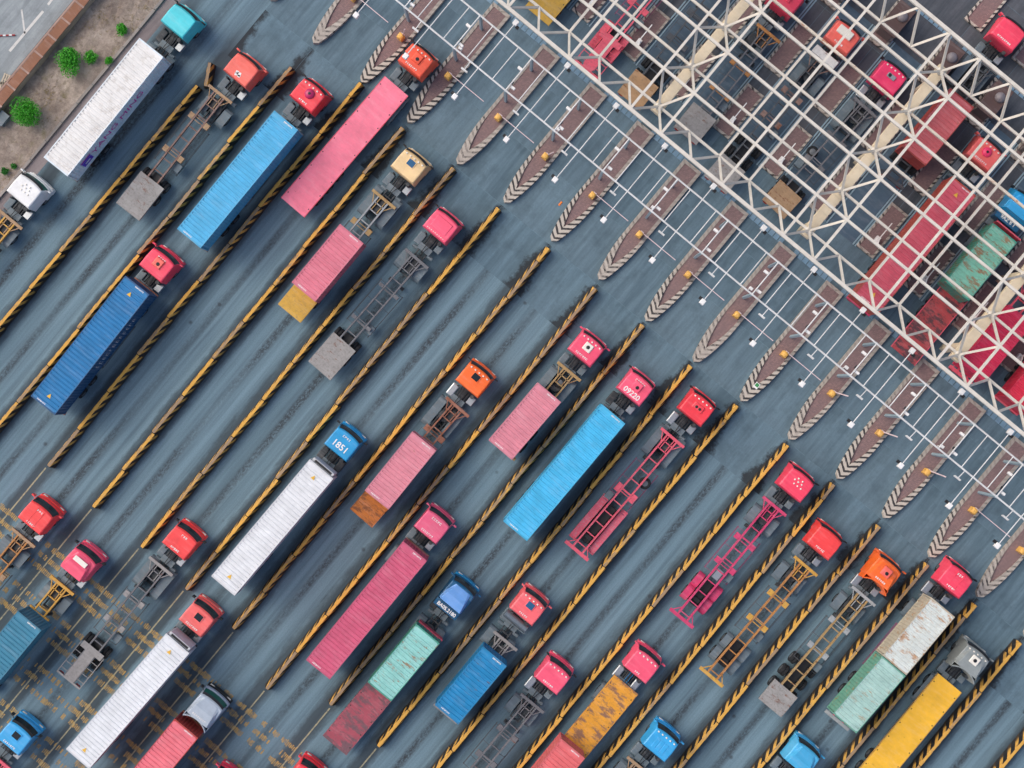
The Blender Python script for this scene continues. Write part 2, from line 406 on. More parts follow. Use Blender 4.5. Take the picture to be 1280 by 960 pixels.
# ------------------------------------------------------------------ yellow lines and rumble strips on the approach
ypaint = None
def mat_road_paint(key, rgb, wear):
    m, n, b = newmat(key); vec, tc = objvec(n)
    n2 = noise(n, vec, 3.0, 8, 0.8)
    n.links.new(mixc(n, ramp(n, n2, [(wear, 0.0), (wear + 0.16, 0.85)]).outputs[0], lin(rgb), lin((88, 98, 102))), b.inputs['Base Color'])
    b.inputs['Roughness'].default_value = 0.8; return m
ypaint = mat_road_paint('yellow_road_paint', (188, 154, 84), 0.45)
lpaint = mat_road_paint('pale_lane_paint', (168, 162, 130), 0.46)
wpaint = mat_road_paint('white_road_paint', (205, 205, 200), 0.55)
BOT = {2: (60, 583), 3: (116, 634), 4: (176, 684), 5: (232, 737), 6: (292, 787), 7: (332, 861), 8: (413, 882), 9: (473, 934)}
marks = empty('road_markings', 0, 0); tag(marks, kind='structure')
for k, p in BOT.items():
    s1 = ST(*p, 0)[0] - 0.2
    me = MB().quad([(s1 - 26, -0.055, 0), (s1, -0.055, 0), (s1, 0.055, 0), (s1 - 26, 0.055, 0)]).mesh('lane_line')
    ob('lane_line', me, lpaint, marks, (0, -axis_t(k) - (0.25 if k > 5 else 0), 0.004))
S_R = ST(0, 628, 0)[0]
tdat = random.Random(3)
rows = []
for g in range(6):
    for q in range(3): rows.append(S_R - 0.2 - g * 4.1 - q * 0.92)
for ri, rs in enumerate(rows):
    mb = MB()
    t = axis_t(-1) ; tend = axis_t(10)
    while t < tend:
        phz = ((t - T0) / LANE) % 1.0
        d = abs(phz - 0.5)
        wear = 1.0 if d > 0.34 else (0.3 if 0.16 < d < 0.27 else 0.75)
        wear *= (0.55 + 0.75 * abs(math.sin(t * 0.9 + ri * 1.7 + math.sin(t * 0.31 + ri))))
        wear *= max(0.45, 1.0 - ri * 0.035)
        if tdat.random() < wear:
            L = 0.34 + tdat.random() * 0.2; w = 0.035 + tdat.random() * 0.03; o = (tdat.random() - 0.5) * 0.1
            mb.quad([(rs - L / 2 + o, -t - w, 0), (rs + L / 2 + o, -t - w, 0), (rs + L / 2 + o, -t + w, 0), (rs - L / 2 + o, -t + w, 0)])
        t += 0.15
    tag(ob('rumble_strip', mb.mesh('rumble_strip'), ypaint, marks, (0, 0, 0.008)), kind='stuff')

# ------------------------------------------------------------------ striped dividing walls
BH = 1.0
bmat = [mat_barrier(True), mat_barrier(False)]
bottom_s = {k: ST(*p, BH)[0] for k, p in BOT.items()}
WALL_LABEL = {
 0: 'yellow and black striped wall beside the turquoise cab lane, with kinked end block', 1: 'striped dividing wall between the rust skeletal trailer and the two blue boxes',
 2: 'striped dividing wall right of the two blue boxes, ending at a kerb island nose', 3: 'striped dividing wall between the pink flatbed and the cream cab',
 4: 'striped dividing wall between the cream cab and the plain hot-pink cab', 5: 'striped dividing wall right of the plain hot-pink cab with grey rear deck',
 6: 'striped dividing wall left of the orange cab with rusty orange rear deck', 7: 'striped dividing wall between the orange cab and the pink cab with white hatch',
 8: 'striped dividing wall between the pink cab with white hatch and the 09220 cab', 9: 'striped dividing wall between the 09220 cab and the pink skeletal trailer',
 10: 'striped dividing wall right of the pink skeletal trailer with long wheel covers', 11: 'striped dividing wall left of the red cab with magenta skeletal trailer',
 12: 'striped dividing wall between the magenta and the orange skeletal trailers', 13: 'striped dividing wall left of the orange cab with curved rear fairing',
 14: 'striped dividing wall between the curved-fairing orange cab and the two short boxes', 15: 'striped dividing wall between the two short boxes and the yellow flatbed',
 16: 'striped dividing wall right of the grey cab with yellow flatbed', 17: 'striped dividing wall past the yellow flatbed, only its end in view'}
wr = random.Random(11)
def block_mesh(L):
    w0, w1 = 0.35, 0.14
    m = MB(); m.box(-L / 2, L / 2, -w0, w0, 0, BH, 0, 1, tx=0.004, ty=w0 - w1)
    me = m.mesh('block', bevel=0.02); return me
for k in range(0, 18):
    st = {0: ST(247, 107, BH)[0], 17: TIP_S}.get(k) or ST(*_tops[k], BH)[0]
    sb = bottom_s.get(k, -62.0 if k < 3 else -75.0 + 0)
    if k >= 10: sb = max(-70, -34.0 + 0 * k)
    w = empty('dividing_wall', (st + sb) / 2, axis_t(k)); tag(w, WALL_LABEL[k], 'barrier', 'striped walls dividing the lanes')
    x = sb; lat = 0.0
    tk = axis_t(k)
    while x < st - 0.5:
        L = 3.9 if st - x > 5.2 else st - x
        lat += wr.uniform(-0.07, 0.07); lat *= 0.85
        key = 'block%.2f' % L
        me = cm(key, lambda: block_mesh(L - 0.012))
        off = 0.0
        if k in _tops: off = (ST(*_tops[k], BH)[1] - tk) * max(0, 1 - (st - x) / 40)
        if k in BOT: off += (ST(*BOT[k], BH)[1] - tk) * max(0, 1 - (x - sb) / 40)
        ob('block', me, bmat, w, ((x + L / 2) - (st + sb) / 2, -(lat + off), 0), wr.uniform(-0.018, 0.018))
        x += L
    if k == 0:
        a = Vector((*ST(262, 79, BH), 0)); b = Vector((*ST(257, 107, BH), 0)); d = a - b
        me = cm('blockk', lambda: block_mesh(2.0))
        ob('block', me, bmat, w, ((a.x + b.x) / 2 - (st + sb) / 2, -((a.y + b.y) / 2 - tk), 0), math.atan2(-d.y, d.x))

# ------------------------------------------------------------------ kerbed islands
kerbm, pavm = mat_kerb(), mat_pavers()
plinth = plain('plinth_concrete', (120, 114, 110), 0.85)
def bow(hw, L0, n=9):                 # half outline of a boat-shaped nose, tip at x=0
    return [(0.0, 0.0), (0.02, 0.16), (0.14, 0.3)] + [(0.14 + (L0 - 0.14) * (i / n) ** 1.2, 0.3 + (hw - 0.3) * math.sin(math.pi / 2 * i / n)) for i in range(1, n + 1)]
def island_nose_kerb(Lt):
    hw, L0, kw = 0.9, 4.4, 0.27
    h = bow(hw, L0)
    out = h + [(Lt, hw)]
    inn = [(1.45, 0.0)] + [(1.45 + (L0 + 0.4 - 1.45) * (i / 6), (hw - kw) * math.sin(math.pi / 2 * i / 6) ** 0.85) for i in range(1, 7)] + [(Lt - kw, hw - kw)]
    m = MB(); H = 0.34
    def ht(x): return 0.46 - 0.16 * min(1, x / 5.0)
    # top ring (both halves) as quads between outer and inner lists resampled
    N_ = 26
    def res(ch, N_):
        d = [0]
        for a, b in zip(ch, ch[1:]): d.append(d[-1] + math.hypot(b[0] - a[0], b[1] - a[1]))
        r = []
        for i in range(N_ + 1):
            u = d[-1] * i / N_; j = 0
            while j < len(d) - 2 and d[j + 1] < u: j += 1
            f = (u - d[j]) / max(1e-6, d[j + 1] - d[j]); r.append((ch[j][0] + (ch[j + 1][0] - ch[j][0]) * f, ch[j][1] + (ch[j + 1][1] - ch[j][1]) * f))
        return r
    o, q = res(out, N_), res(inn, N_)
    for sg in (1, -1):
        for i in range(N_):
            a, b, c, d = o[i], o[i + 1], q[i + 1], q[i]
            def V(p, z): return (p[0], p[1] * sg, z)
            m.quad([V(a, ht(a[0])), V(b, ht(b[0])), V(c, ht(c[0])), V(d, ht(d[0]))])
            a2, b2 = (a[0] - 0.05 * (1 if i < 8 else 0), a[1] * 1.03), (b[0] - 0.05 * (1 if i < 7 else 0), b[1] * 1.03)
            m.quad([V(a2, 0), V(b2, 0), V(b, ht(b[0])), V(a, ht(a[0]))])
            m.quad([V(d, ht(d[0])), V(c, ht(c[0])), V(c, 0.1), V(d, 0.1)])
    m.box(Lt - kw, Lt, -hw, hw, 0.0, ht(9) - 0.002)
    return m.mesh('kerb')
def island_pave(Lt):
    hw, L0, kw = 0.65, 4.8, 0.0
    pts = [(1.3, 0.0)] + [(1.45 + (L0 - 1.45) * (i / 6), hw * math.sin(math.pi / 2 * i / 6) ** 0.85) for i in range(1, 7)] + [(Lt - 0.2, hw)]
    full = pts + [(x, -y) for x, y in reversed(pts[1:])]
    return MB().poly(full, 0.0, 0.25).mesh('paving')
def rect_kerb(L, hw=0.88, kw=0.2, H=0.28):
    m = MB()
    m.box(0, L, hw - kw, hw, 0, H); m.box(0, L, -hw, -hw + kw, 0, H); m.box(0, kw, -hw + kw, hw - kw, 0, H - 0.003); m.box(L - kw, L, -hw + kw, hw - kw, 0, H - 0.003)
    return m.mesh('kerb', bevel=0.02)
ISL_T = {}
_isl_px = {0: (338, 0), 1: (392, 54), 2: (452, 103), 3: (510, 153), 4: (572, 205), 5: (631, 253), 6: (690, 301), 7: (749, 349), 8: (808, 401), 9: (868, 452), 10: (927, 501), 11: (987, 549), 12: (1047, 598), 13: (1105, 647), 14: (1162, 696), 15: (1222, 746), 16: (1282, 796), 17: (1341, 845)}
isl = []
ISL_WORN = {1: 'whose nose lies past the coral cab lane', 2: 'left of the vermilion cab', 3: 'right of the vermilion cab', 4: 'beyond the wall right of the cream cab', 5: 'beyond the wall right of the plain hot-pink cab',
 6: 'beside the orange scrap lying in the lane', 7: 'ahead of the wall left of the white-hatch cab', 8: 'ahead of the wall left of the 09220 cab', 9: 'ahead of the twin-vent red cab wall', 10: 'with a sign plate on its nose', 11: 'ahead of the wall by the magenta trailer',
 12: 'ahead of the wall by the roof-lamp red cab', 13: 'ahead of the scarlet cab lane wall', 14: 'ahead of the curved-fairing orange cab wall', 15: 'ahead of the two short boxes lane', 16: 'beyond the grey cab lane', 0: 'farthest along the gate row towards the verge', 17: 'past the grey cab lane, last of the row'}
for k in range(0, 18):
    s, t = ST(*_isl_px[k], 0.3); ISL_T[k] = t
    L = 12.1
    e = empty('traffic_island', s, t); tag(e, 'boat-nosed striped kerb island ' + ISL_WORN[k], 'traffic island', 'boat-nosed islands at the gate')
    ob('kerb', cm('islk', lambda: island_nose_kerb(12.1)), kerbm, e)
    ob('paving', cm('islp', lambda: island_pave(12.1)), pavm, e)
    isl.append(e)
LN = {1: 'the verge-side gate lane', 2: 'the vermilion truck lane', 3: 'the yellow flatbed lane', 4: 'the pink trailer lane', 5: 'the tan-deck trailer lane', 6: 'the holed-deck trailer lane', 7: 'the white-cooler truck lane', 8: 'the grey-cooler truck lane',
 9: 'the brick red container lane', 10: 'the long red container lane', 11: 'the teal container lane', 12: 'the bright pink container lane', 13: 'the vivid red container lane', 14: 'the first spare lane', 15: 'the second spare lane', 16: 'the last gate lane'}
SH = {k: v.replace('the ', '').replace(' lane', '') for k, v in LN.items()}
island_rows = [(15.6, 4.6, 'first'), (22.2, 4.6, 'second'), (29.3, 4.2, 'third')]
for k in range(2, 17):
    for off, L, nm in island_rows:
        e = empty('traffic_island', ISL0 + off, ISL_T[k]); tag(e, ('%s kerb island of its line under the canopy, beside ' % nm) + LN[k], 'traffic island', 'rectangular islands under the canopy, %s row' % nm)
        ob('kerb', cm('rk%.1f' % L, lambda: rect_kerb(L)), kerbm, e)
        ob('paving', cm('rp%.1f' % L, lambda: MB().box(0.1, L - 0.1, -0.7, 0.7, 0, 0.22).mesh('paving')), pavm, e)
for k in range(5, 13):
    e = empty('traffic_island', ISL0 + 35.6, ISL_T[k]); tag(e, 'long kerb island beyond the canopy, beside ' + LN[k], 'traffic island', 'islands beyond the canopy')
    ob('kerb', cm('rk15', lambda: rect_kerb(15.0)), kerbm, e)
    ob('paving', cm('rp15', lambda: MB().box(0.1, 14.9, -0.7, 0.7, 0, 0.22).mesh('paving')), pavm, e)

# ------------------------------------------------------------------ vehicles: shared pieces
rubber = plain('tyre_rubber', (30, 33, 36), 0.85, 0, 0.3)
rimm = plain('wheel_rim', (120, 124, 126), 0.45, 0.6, 0.3)
chassis_m = paint('chassis_dark', (40, 48, 54), 0.6, 0.5, dirtc=(92, 88, 82))
greym = paint('fender_grey', (100, 116, 124), 0.6, 0.5, dirtc=(120, 116, 108))
alum = plain('aluminium', (176, 182, 184), 0.35, 0.7, 0.2)
tankm = plain('tank_steel', (128, 140, 146), 0.35, 0.6, 0.3)
glassm = glass(); blackp = plain('black_plastic', (26, 28, 31), 0.5)
greenglass = glass('green_glass', (20, 92, 74))
lampw = plain('lamp_lens', (232, 228, 215), 0.3, 0, 0.1)
whitep = plain('white_lettering', (232, 230, 226), 0.6, 0, 0.1)
hosem = plain('air_hose_blue', (30, 110, 160), 0.5)

def wheel_mesh(w):
    r = 0.5; p = [(0.24, -w / 2), (0.42, -w / 2), (r - 0.03, -w / 2 + 0.02), (r, -w / 2 + 0.07)]
    if w > 0.4: p += [(r, -0.05), (r - 0.09, -0.02), (r - 0.09, 0.02), (r, 0.05)]
    p += [(r, w / 2 - 0.07), (r - 0.03, w / 2 - 0.02), (0.42, w / 2), (0.24, w / 2)]
    return MB().lathe(p, 18, 'Y').mesh('wheel', smooth=False)
def rim_mesh(w):
    return MB().lathe([(0.08, -w / 2 - 0.03), (0.1, -w / 2 - 0.03), (0.26, -w / 2 - 0.008), (0.26, w / 2 + 0.008), (0.1, w / 2 + 0.03), (0.08, w / 2 + 0.03)], 12, 'Y').mesh('rim')
def wheel(parent, x, y, w=0.30):
    o = ob('wheel', cm('whl%.2f' % w, lambda: wheel_mesh(w)), rubber, parent, (x, y, 0.5))
    ob('rim', cm('rim%.2f' % w, lambda: rim_mesh(w)), rimm, o)
    return o

def loft(sections, name, bevel=0.06, seg=2):
    """sections: list of (x, halfwidth_bottom, halfwidth_top, z_bottom, z_top) from rear to front"""
    m = MB()
    for x, wb, wt, z0, z1 in sections: m.v += [(x, -wb, z0), (x, wb, z0), (x, wt, z1), (x, -wt, z1)]
    for i in range(len(sections) - 1):
        a, b = i * 4, i * 4 + 4
        for k in range(4): m.f.append((a + k, b + k, b + (k + 1) % 4, a + (k + 1) % 4)); m.mi.append(0)
    e = (len(sections) - 1) * 4
    m.f += [(3, 2, 1, 0), (e, e + 1, e + 2, e + 3)]; m.mi += [0, 0]
    return m.mesh(name, bevel=bevel, seg=seg)

ROOF_Z = 2.95
def bowx(y): return -0.15 * (abs(y) / 1.2) ** 2.6     # plan curvature of the cab front
def cab_body():
    prof = [(-1.0, 0.95, 0), (-1.02, 2.7, 0), (-0.93, ROOF_Z - 0.02, 0), (0.0, ROOF_Z, 0.1), (0.78, ROOF_Z - 0.05, 0.8), (0.94, ROOF_Z - 0.2, 1), (1.18, 1.75, 1), (1.23, 1.5, 1), (1.24, 0.95, 1)]
    W = [1.2, 1.2, 1.13, 1.15, 1.11, 1.13, 1.21, 1.22, 1.22]
    m = MB(); n = len(prof); Y = [-1, -0.93, -0.75, -0.4, 0, 0.4, 0.75, 0.93, 1]
    for f in Y:
        for (x, z, c), w in zip(prof, W):
            zz = z - (0.05 if (abs(f) == 1 and 2 <= prof.index((x, z, c)) <= 5) else 0)
            m.v.append((x + c * bowx(f * 1.2), f * w, zz))
    for j in range(len(Y) - 1):
        for k in range(n): m.f.append((j * n + k, j * n + (k + 1) % n, (j + 1) * n + (k + 1) % n, (j + 1) * n + k)); m.mi.append(0)
    m.f += [tuple(range(n)), tuple(reversed(range((len(Y) - 1) * n, len(Y) * n)))]; m.mi += [0, 0]
    return m.mesh('cab_body', bevel=0.03, seg=2)
def curved_band(name, a0, a1, w0, w1, thick, back=0.03):
    """a strip following the curved cab front between two (x, z) lines, standing proud by thick"""
    m = MB(); nx, nz = (a0[1] - a1[1]), (a1[0] - a0[0]); l = math.hypot(nx, nz); ox, oz = nx / l, nz / l; Y = [-1, -0.8, -0.5, -0.2, 0.2, 0.5, 0.8, 1]
    for f in Y:
        for (x, z), w in ((a0, w0), (a1, w1)):
            for o in (thick, -back): m.v.append((x + bowx(f * 1.15) + ox * o, f * w, z + oz * o))
    for j in range(len(Y) - 1):
        p, q = j * 4, j * 4 + 4
        m.f += [(p, q, q + 2, p + 2), (p + 1, p + 3, q + 3, q + 1), (p, p + 1, q + 1, q), (p + 2, q + 2, q + 3, p + 3)]; m.mi += [0] * 4
    e = (len(Y) - 1) * 4; m.f += [(0, 2, 3, 1), (e, e + 1, e + 3, e + 2)]; m.mi += [0, 0]
    return m.mesh(name)
def screen_mesh(): return curved_band('windscreen', (0.965, ROOF_Z - 0.25), (1.18, 1.80), 1.04, 1.12, 0.014)
def marks_mesh(n, w, h, seed):            # a row of small worn letter-like dashes too small to read
    r = random.Random(seed); m = MB(); x = 0
    for i in range(n):
        ww = w / n * r.uniform(0.45, 0.75); hh = h * r.uniform(0.75, 1.0); cx = -w / 2 + w * (i + 0.5) / n
        m.box(cx - ww / 2, cx - ww / 2 + 0.035, -hh / 2, hh / 2, 0, 0.006)
        m.box(cx - ww / 2 + 0.04, cx + ww / 2, hh / 2 - 0.045, hh / 2, 0, 0.006)
        if r.random() < 0.6: m.box(cx - ww / 2 + 0.04, cx + ww / 2, -0.02, 0.02, 0, 0.006)
        if r.random() < 0.6: m.box(cx - ww / 2 + 0.04, cx + ww / 2, -hh / 2, -hh / 2 + 0.04, 0, 0.006)
    return m.mesh('lettering')

def tractor(s, t, col, label, roof=(), axles=1, yaw=0.0, screen=None, rearbits=0, tanks='grey', bumper=None, short=False):
    """roof: tuple of feature names. Origin under the middle of the cab roof, +x forward."""
    e = empty('tractor_truck', s, t, 0, yaw); tag(e, label, 'truck', 'tractor trucks')
    body = ob('cab_body', cm('cab', cab_body), col, e)
    ob('windscreen', cm('screen', screen_mesh), screen or glassm, e)
    for sg in (1, -1):
        sw = cm('sidewin', lambda: MB().box(-0.35, 0.75, -0.012, 0.012, 1.85, 2.5, tx=0.08).mesh('side_window'))
        ob('side_window', sw, glassm, e, (0.1, sg * 1.192, 0.0), rot=(R(3.6) * sg, 0, 0))
        mm = cm('mirror', lambda: MB().box(-0.06, 0.06, -0.13, 0.13, 1.7, 2.35).bar((0, -0.1, 2.3), (-0.1, -0.32, 2.42), 0.05).mesh('mirror', bevel=0.02)) if sg > 0 else cm('mirror2', lambda: MB().box(-0.06, 0.06, -0.13, 0.13, 1.7, 2.35).bar((0, 0.1, 2.3), (-0.1, 0.32, 2.42), 0.05).mesh('mirror', bevel=0.02))
        ob('mirror', mm, blackp if (int(s * 7) % 3) else col, e, (1.05, sg * 1.42, 0))
        ob('headlight', cm('headl', lambda: MB().box(1.1, 1.33, -0.2, 0.2, 0.72, 0.92).mesh('headlight', bevel=0.02)), lampw, e, (0.02, sg * 0.85, 0))
        ob('step', cm('step', lambda: MB().box(-0.1, 0.8, -0.14, 0.14, 0.42, 0.95).mesh('step', bevel=0.03)), col, e, (0.35, sg * 1.07, 0))
    ob('bumper', cm('bump', lambda: curved_band('bumper', (1.3, 1.02), (1.36, 0.42), 1.22, 1.24, 0.05, 0.35)), bumper or col, e)
    ob('visor', cm('visor', lambda: curved_band('visor', (0.93, ROOF_Z - 0.13), (1.1, ROOF_Z - 0.24), 1.04, 1.06, 0.03, 0.0)), blackp, e)
    ob('screen_trim', cm('trim', lambda: curved_band('screen_trim', (1.22, 1.62), (1.25, 1.5), 1.16, 1.18, 0.03)), col, e)
    z = ROOF_Z; dz = 0.0
    for f in roof:
        f, a = (f, None) if isinstance(f, str) else f
        n0 = len(COL.objects)
        if f == 'pod':
            ob('roof_pod', cm('pod', lambda: MB().box(-0.42, 0.42, -0.42, 0.42, z - 0.03, z + 0.14, tx=0.07, ty=0.07).mesh('roof_pod', bevel=0.04, seg=2)), a or col, e, (0.1, 0, 0))
            ob('vent', cm('vent', lambda: MB().lathe([(0.15, 0), (0.15, 0.03), (0.11, 0.05), (0.05, 0.05), (0.05, 0.03)], 14).mesh('vent')), blackp, e, (0.02, -0.05, z + 0.13))
        elif f == 'vents2':
            ob('roof_pod', cm('pod2', lambda: MB().box(-0.3, 0.3, -0.5, 0.5, z - 0.03, z + 0.09, tx=0.05, ty=0.05).mesh('roof_pod', bevel=0.03)), col, e, (0.05, 0, 0))
            for yy in (-0.16, 0.16): ob('vent', cm('ventb', lambda: MB().lathe([(0.12, 0), (0.12, 0.03), (0.08, 0.045)], 12).mesh('vent')), blackp, e, (0.0, yy, z + 0.085))
        elif f == 'hatch':
            ob('hatch_frame', cm('hf', lambda: MB().box(-0.33, 0.33, -0.38, 0.38, z - 0.02, z + 0.035).mesh('hatch_frame', bevel=0.02)), col, e, (0.2, 0, 0))
            ob('roof_hatch', cm('hatch', lambda: MB().box(-0.27, 0.27, -0.32, 0.32, z, z + 0.06).mesh('roof_hatch', bevel=0.03)), a or glassm, e, (0.2, 0, 0))
        elif f == 'whitehatch':
            ob('roof_hatch', cm('whatch', lambda: MB().box(-0.36, 0.36, -0.38, 0.38, z - 0.02, z + 0.08, tx=0.03, ty=0.03).mesh('roof_hatch', bevel=0.03)), lampw, e, (0.1, 0, 0))
            ob('vent', cm('vent3', lambda: MB().lathe([(0.15, 0), (0.15, 0.03), (0.07, 0.05)], 14).mesh('vent')), blackp, e, (0.1, 0, z + 0.08))
        elif f == 'lamps':
            for i in range(5): ob('marker_lamp', cm('mlamp', lambda: MB().box(-0.05, 0.07, -0.07, 0.07, z - 0.06, z + 0.05).mesh('marker_lamp', bevel=0.02)), lampw, e, (0.62, -0.8 + 0.4 * i, 0))
        elif f == 'spots':
            for (x, y) in ((0.15, -0.3), (0.15, 0.05), (0.15, 0.4), (-0.15, -0.45), (-0.15, -0.1), (-0.15, 0.25), (0.4, 0.2), (0.4, -0.2)): ob('marker_lamp', cm('mspot', lambda: MB().lathe([(0.07, -0.03), (0.07, 0.04), (0.03, 0.06)], 10).mesh('marker_lamp')), lampw, e, (x, y, z))
        elif f == 'seam':
            for yy in (-0.33, 0.3): ob('roof_rib', cm('rrib', lambda: MB().box(-0.85, 0.7, -0.02, 0.02, z - 0.06, z + 0.018).mesh('roof_rib')), col, e, (0, yy, 0))
        elif f == 'plate':
            ob('roof_panel', cm('rplate', lambda: MB().box(-0.22, 0.2, -0.62, 0.62, z - 0.02, z + 0.03).mesh('roof_panel', bevel=0.01)), lampw, e, (0.3, 0, 0.03))
        elif f == 'patch':
            for (x, y, w) in ((-0.5, -0.1, 0.16), (-0.62, 0.1, 0.12), (-0.45, 0.12, 0.12), (-0.62, -0.18, 0.1)): ob('roof_sticker', cm('stk%.2f' % w, lambda: MB().box(-w, w, -w, w, 0, 0.006).mesh('roof_sticker')), whitep, e, (x, y, z - 0.004), 0.4)
        elif f == 'recess':
            ob('roof_panel', cm('recess', lambda: MB().box(-0.6, 0.55, -0.78, 0.78, z - 0.04, z + 0.035, tx=0.05, ty=0.05).mesh('roof_panel', bevel=0.03, seg=2)), col, e)
            for i in range(9): ob('rivet', cm('rivet', lambda: MB().box(-0.03, 0.03, -0.045, 0.045, 0, 0.03).mesh('rivet', bevel=0.01)), lampw, e, (-0.8, -0.8 + 0.2 * i, z - 0.02))
        elif f == 'wedge':
            ob('wind_deflector', cm('wedge', lambda: loft([(-0.95, 1.12, 1.0, z - 0.04, z + 0.55), (-0.2, 1.05, 0.85, z - 0.03, z + 0.42), (0.7, 0.8, 0.55, z - 0.08, z + 0.0)], 'wind_deflector', 0.05, 2)), a or col, e)
        elif f == 'fair':          # raised roof with swept rear wings
            ob('wind_deflector', cm('fair', lambda: loft([(-1.0, 1.16, 0.98, z - 0.06, z + 0.4), (-0.1, 1.1, 0.85, z - 0.04, z + 0.32), (0.72, 0.95, 0.6, z - 0.1, z - 0.02)], 'wind_deflector', 0.06, 2)), a or col, e)
            def wing():
                m = MB(); rr = []
                for i in range(9):
                    y = -1.16 + 2.32 * i / 8; x = -1.02 - 0.42 * (abs(y) / 1.16) ** 2.4; rr.append((x, y))
                for (x0, y0), (x1, y1) in zip(rr, rr[1:]):
                    for z0, z1 in ((1.3, z + 0.36),):
                        m.quad([(x0, y0, z0), (x1, y1, z0), (x1, y1, z1), (x0, y0, z1)]); m.quad([(x0 + 0.09, y0, z0), (x0 + 0.09, y0, z1), (x1 + 0.09, y1, z1), (x1 + 0.09, y1, z0)])
                        m.quad([(x0, y0, z1), (x1, y1, z1), (x1 + 0.09, y1, z1), (x0 + 0.09, y0, z1)])
                for sg in (1, -1):
                    m.box(-1.42, -0.98, sg * 1.14 - 0.03, sg * 1.14 + 0.03, 1.3, z + 0.05)
                return m.mesh('rear_fairing')
            ob('rear_fairing', cm('wing', wing), a or col, e)
        elif f == 'slab':
            ob('bulkhead', cm('slab_', lambda: MB().box(-1.75, -1.12, -1.15, 1.15, 1.1, 2.35).mesh('bulkhead', bevel=0.03)), a or col, e)
        elif f == 'tank':
            ob('gas_tank', cm('gtank', lambda: MB().tube((-1.6, -1.1, 1.75), (-1.6, 1.1, 1.75), 0.34, 16).mesh('gas_tank', smooth=False)), tankm, e)
            ob('tank_frame', cm('gtf', lambda: MB().bar((-1.16, -1.18, 1.6), (-1.16, 1.18, 1.6), 0.07).bar((-2.04, -1.18, 1.6), (-2.04, 1.18, 1.6), 0.07).bar((-1.16, -1.18, 1.6), (-2.04, -1.18, 1.6), 0.07).bar((-1.16, 1.18, 1.6), (-2.04, 1.18, 1.6), 0.07).bar((-1.6, -0.7, 0.9), (-1.6, -0.7, 1.5), 0.1).bar((-1.6, 0.7, 0.9), (-1.6, 0.7, 1.5), 0.1).mesh('tank_frame')), greym, e)
        elif f == 'marks':
            nn, sd = a
            ob('lettering', cm('mk%d_%d' % (nn, sd), lambda: marks_mesh(nn, 0.17 * nn, 0.17, sd)), whitep, e, (-0.72, 0, z - 0.001), -R(90))
        elif f == 'marks2':
            nn, sd = a
            ob('lettering', cm('mk%d_%d' % (nn, sd), lambda: marks_mesh(nn, 0.2 * nn, 0.2, sd)), whitep, e, (0.5, 0, z - 0.006), rot=(0, R(2.5), -R(90)))
        elif f == 'text':
            txt, size, x, zz, m_ = a
            ob('lettering', textmesh(txt, size, 0.012), m_ or whitep, e, (x, 0, zz), -R(90))
        elif f == 'dome':
            ob('roof_dome', cm('dome', lambda: MB().lathe([(0.42, -0.05), (0.42, 0.05), (0.36, 0.14), (0.22, 0.2), (0.08, 0.22)], 14).mesh('roof_dome', smooth=True)), a or col, e, (0.1, -0.05, z))
            ob('vent', cm('ventd', lambda: MB().lathe([(0.11, 0), (0.11, 0.03), (0.05, 0.04)], 12).mesh('vent')), blackp, e, (0.1, -0.05, z + 0.21))
        elif f == 'ac':
            ob('cooler', cm('acu', lambda: MB().box(-0.3, 0.4, -0.68, 0.68, z - 0.02, z + 0.2).mesh('cooler', bevel=0.05)), lampw, e, (0.2, 0.1, 0))
        elif f == 'acsmall':
            ob('cooler', cm('acs', lambda: MB().box(-0.2, 0.2, -0.38, 0.38, z - 0.02, z + 0.12).mesh('cooler', bevel=0.04)), alum, e, (0.05, -0.05, 0))
            ob('vent', cm('ventac', lambda: MB().lathe([(0.15, 0), (0.15, 0.03), (0.09, 0.05)], 12).mesh('vent')), blackp, e, (0.05, 0.12, z + 0.12))
        elif f == 'ribs':
            for yy in (-0.4, 0, 0.4): ob('roof_panel', cm('ribp', lambda: MB().box(-0.7, 0.25, -0.17, 0.17, z - 0.04, z + 0.02).mesh('roof_panel', bevel=0.02)), col, e, (0, yy, 0))
        if f in ('wedge', 'fair'): dz = 0.33
        elif dz and f in ('pod', 'whitehatch', 'plate', 'marks', 'hatch'):
            for q in list(e.children):
                if q.name.split('.')[0] in ('roof_pod', 'vent', 'roof_hatch', 'hatch_frame', 'roof_panel', 'lettering') and q.location.z < 5 and not q.get('up'):
                    q.location.z += dz + (0.06 if f == 'marks' else 0); q['up'] = 1
    for q in e.children:
        if 'up' in q: del q['up']
    # running gear
    xr = -4.0 if axles == 1 else -4.05
    Lf = -5.0 if axles == 1 else -5.4
    ob('chassis_frame', cm('chf%d' % axles, lambda: MB().box(Lf, 1.0, 0.34, 0.44, 0.72, 1.0).box(Lf, 1.0, -0.44, -0.34, 0.72, 1.0).box(-1.4, -1.25, -0.34, 0.34, 0.76, 0.96).box(-2.3, -2.15, -0.34, 0.34, 0.76, 0.96).box(-3.1, -2.98, -0.34, 0.34, 0.76, 0.96).box(Lf, Lf + 0.12, -0.34, 0.34, 0.76, 0.96).mesh('chassis_frame')), chassis_m, e)
    ob('gearbox', cm('gbx', lambda: MB().box(-2.0, -1.05, -0.26, 0.26, 0.6, 1.05).tube((-2.0, 0, 0.75), (-3.6, 0, 0.62), 0.07, 8).mesh('gearbox', bevel=0.03)), chassis_m, e)
    ob('fifth_wheel', cm('fw', lambda: MB().lathe([(0.48, 1.04), (0.48, 1.12), (0.1, 1.13)], 16).box(-0.3, 0.3, -0.42, 0.42, 0.99, 1.05).mesh('fifth_wheel')), chassis_m, e, (xr + 0.15, 0, 0))
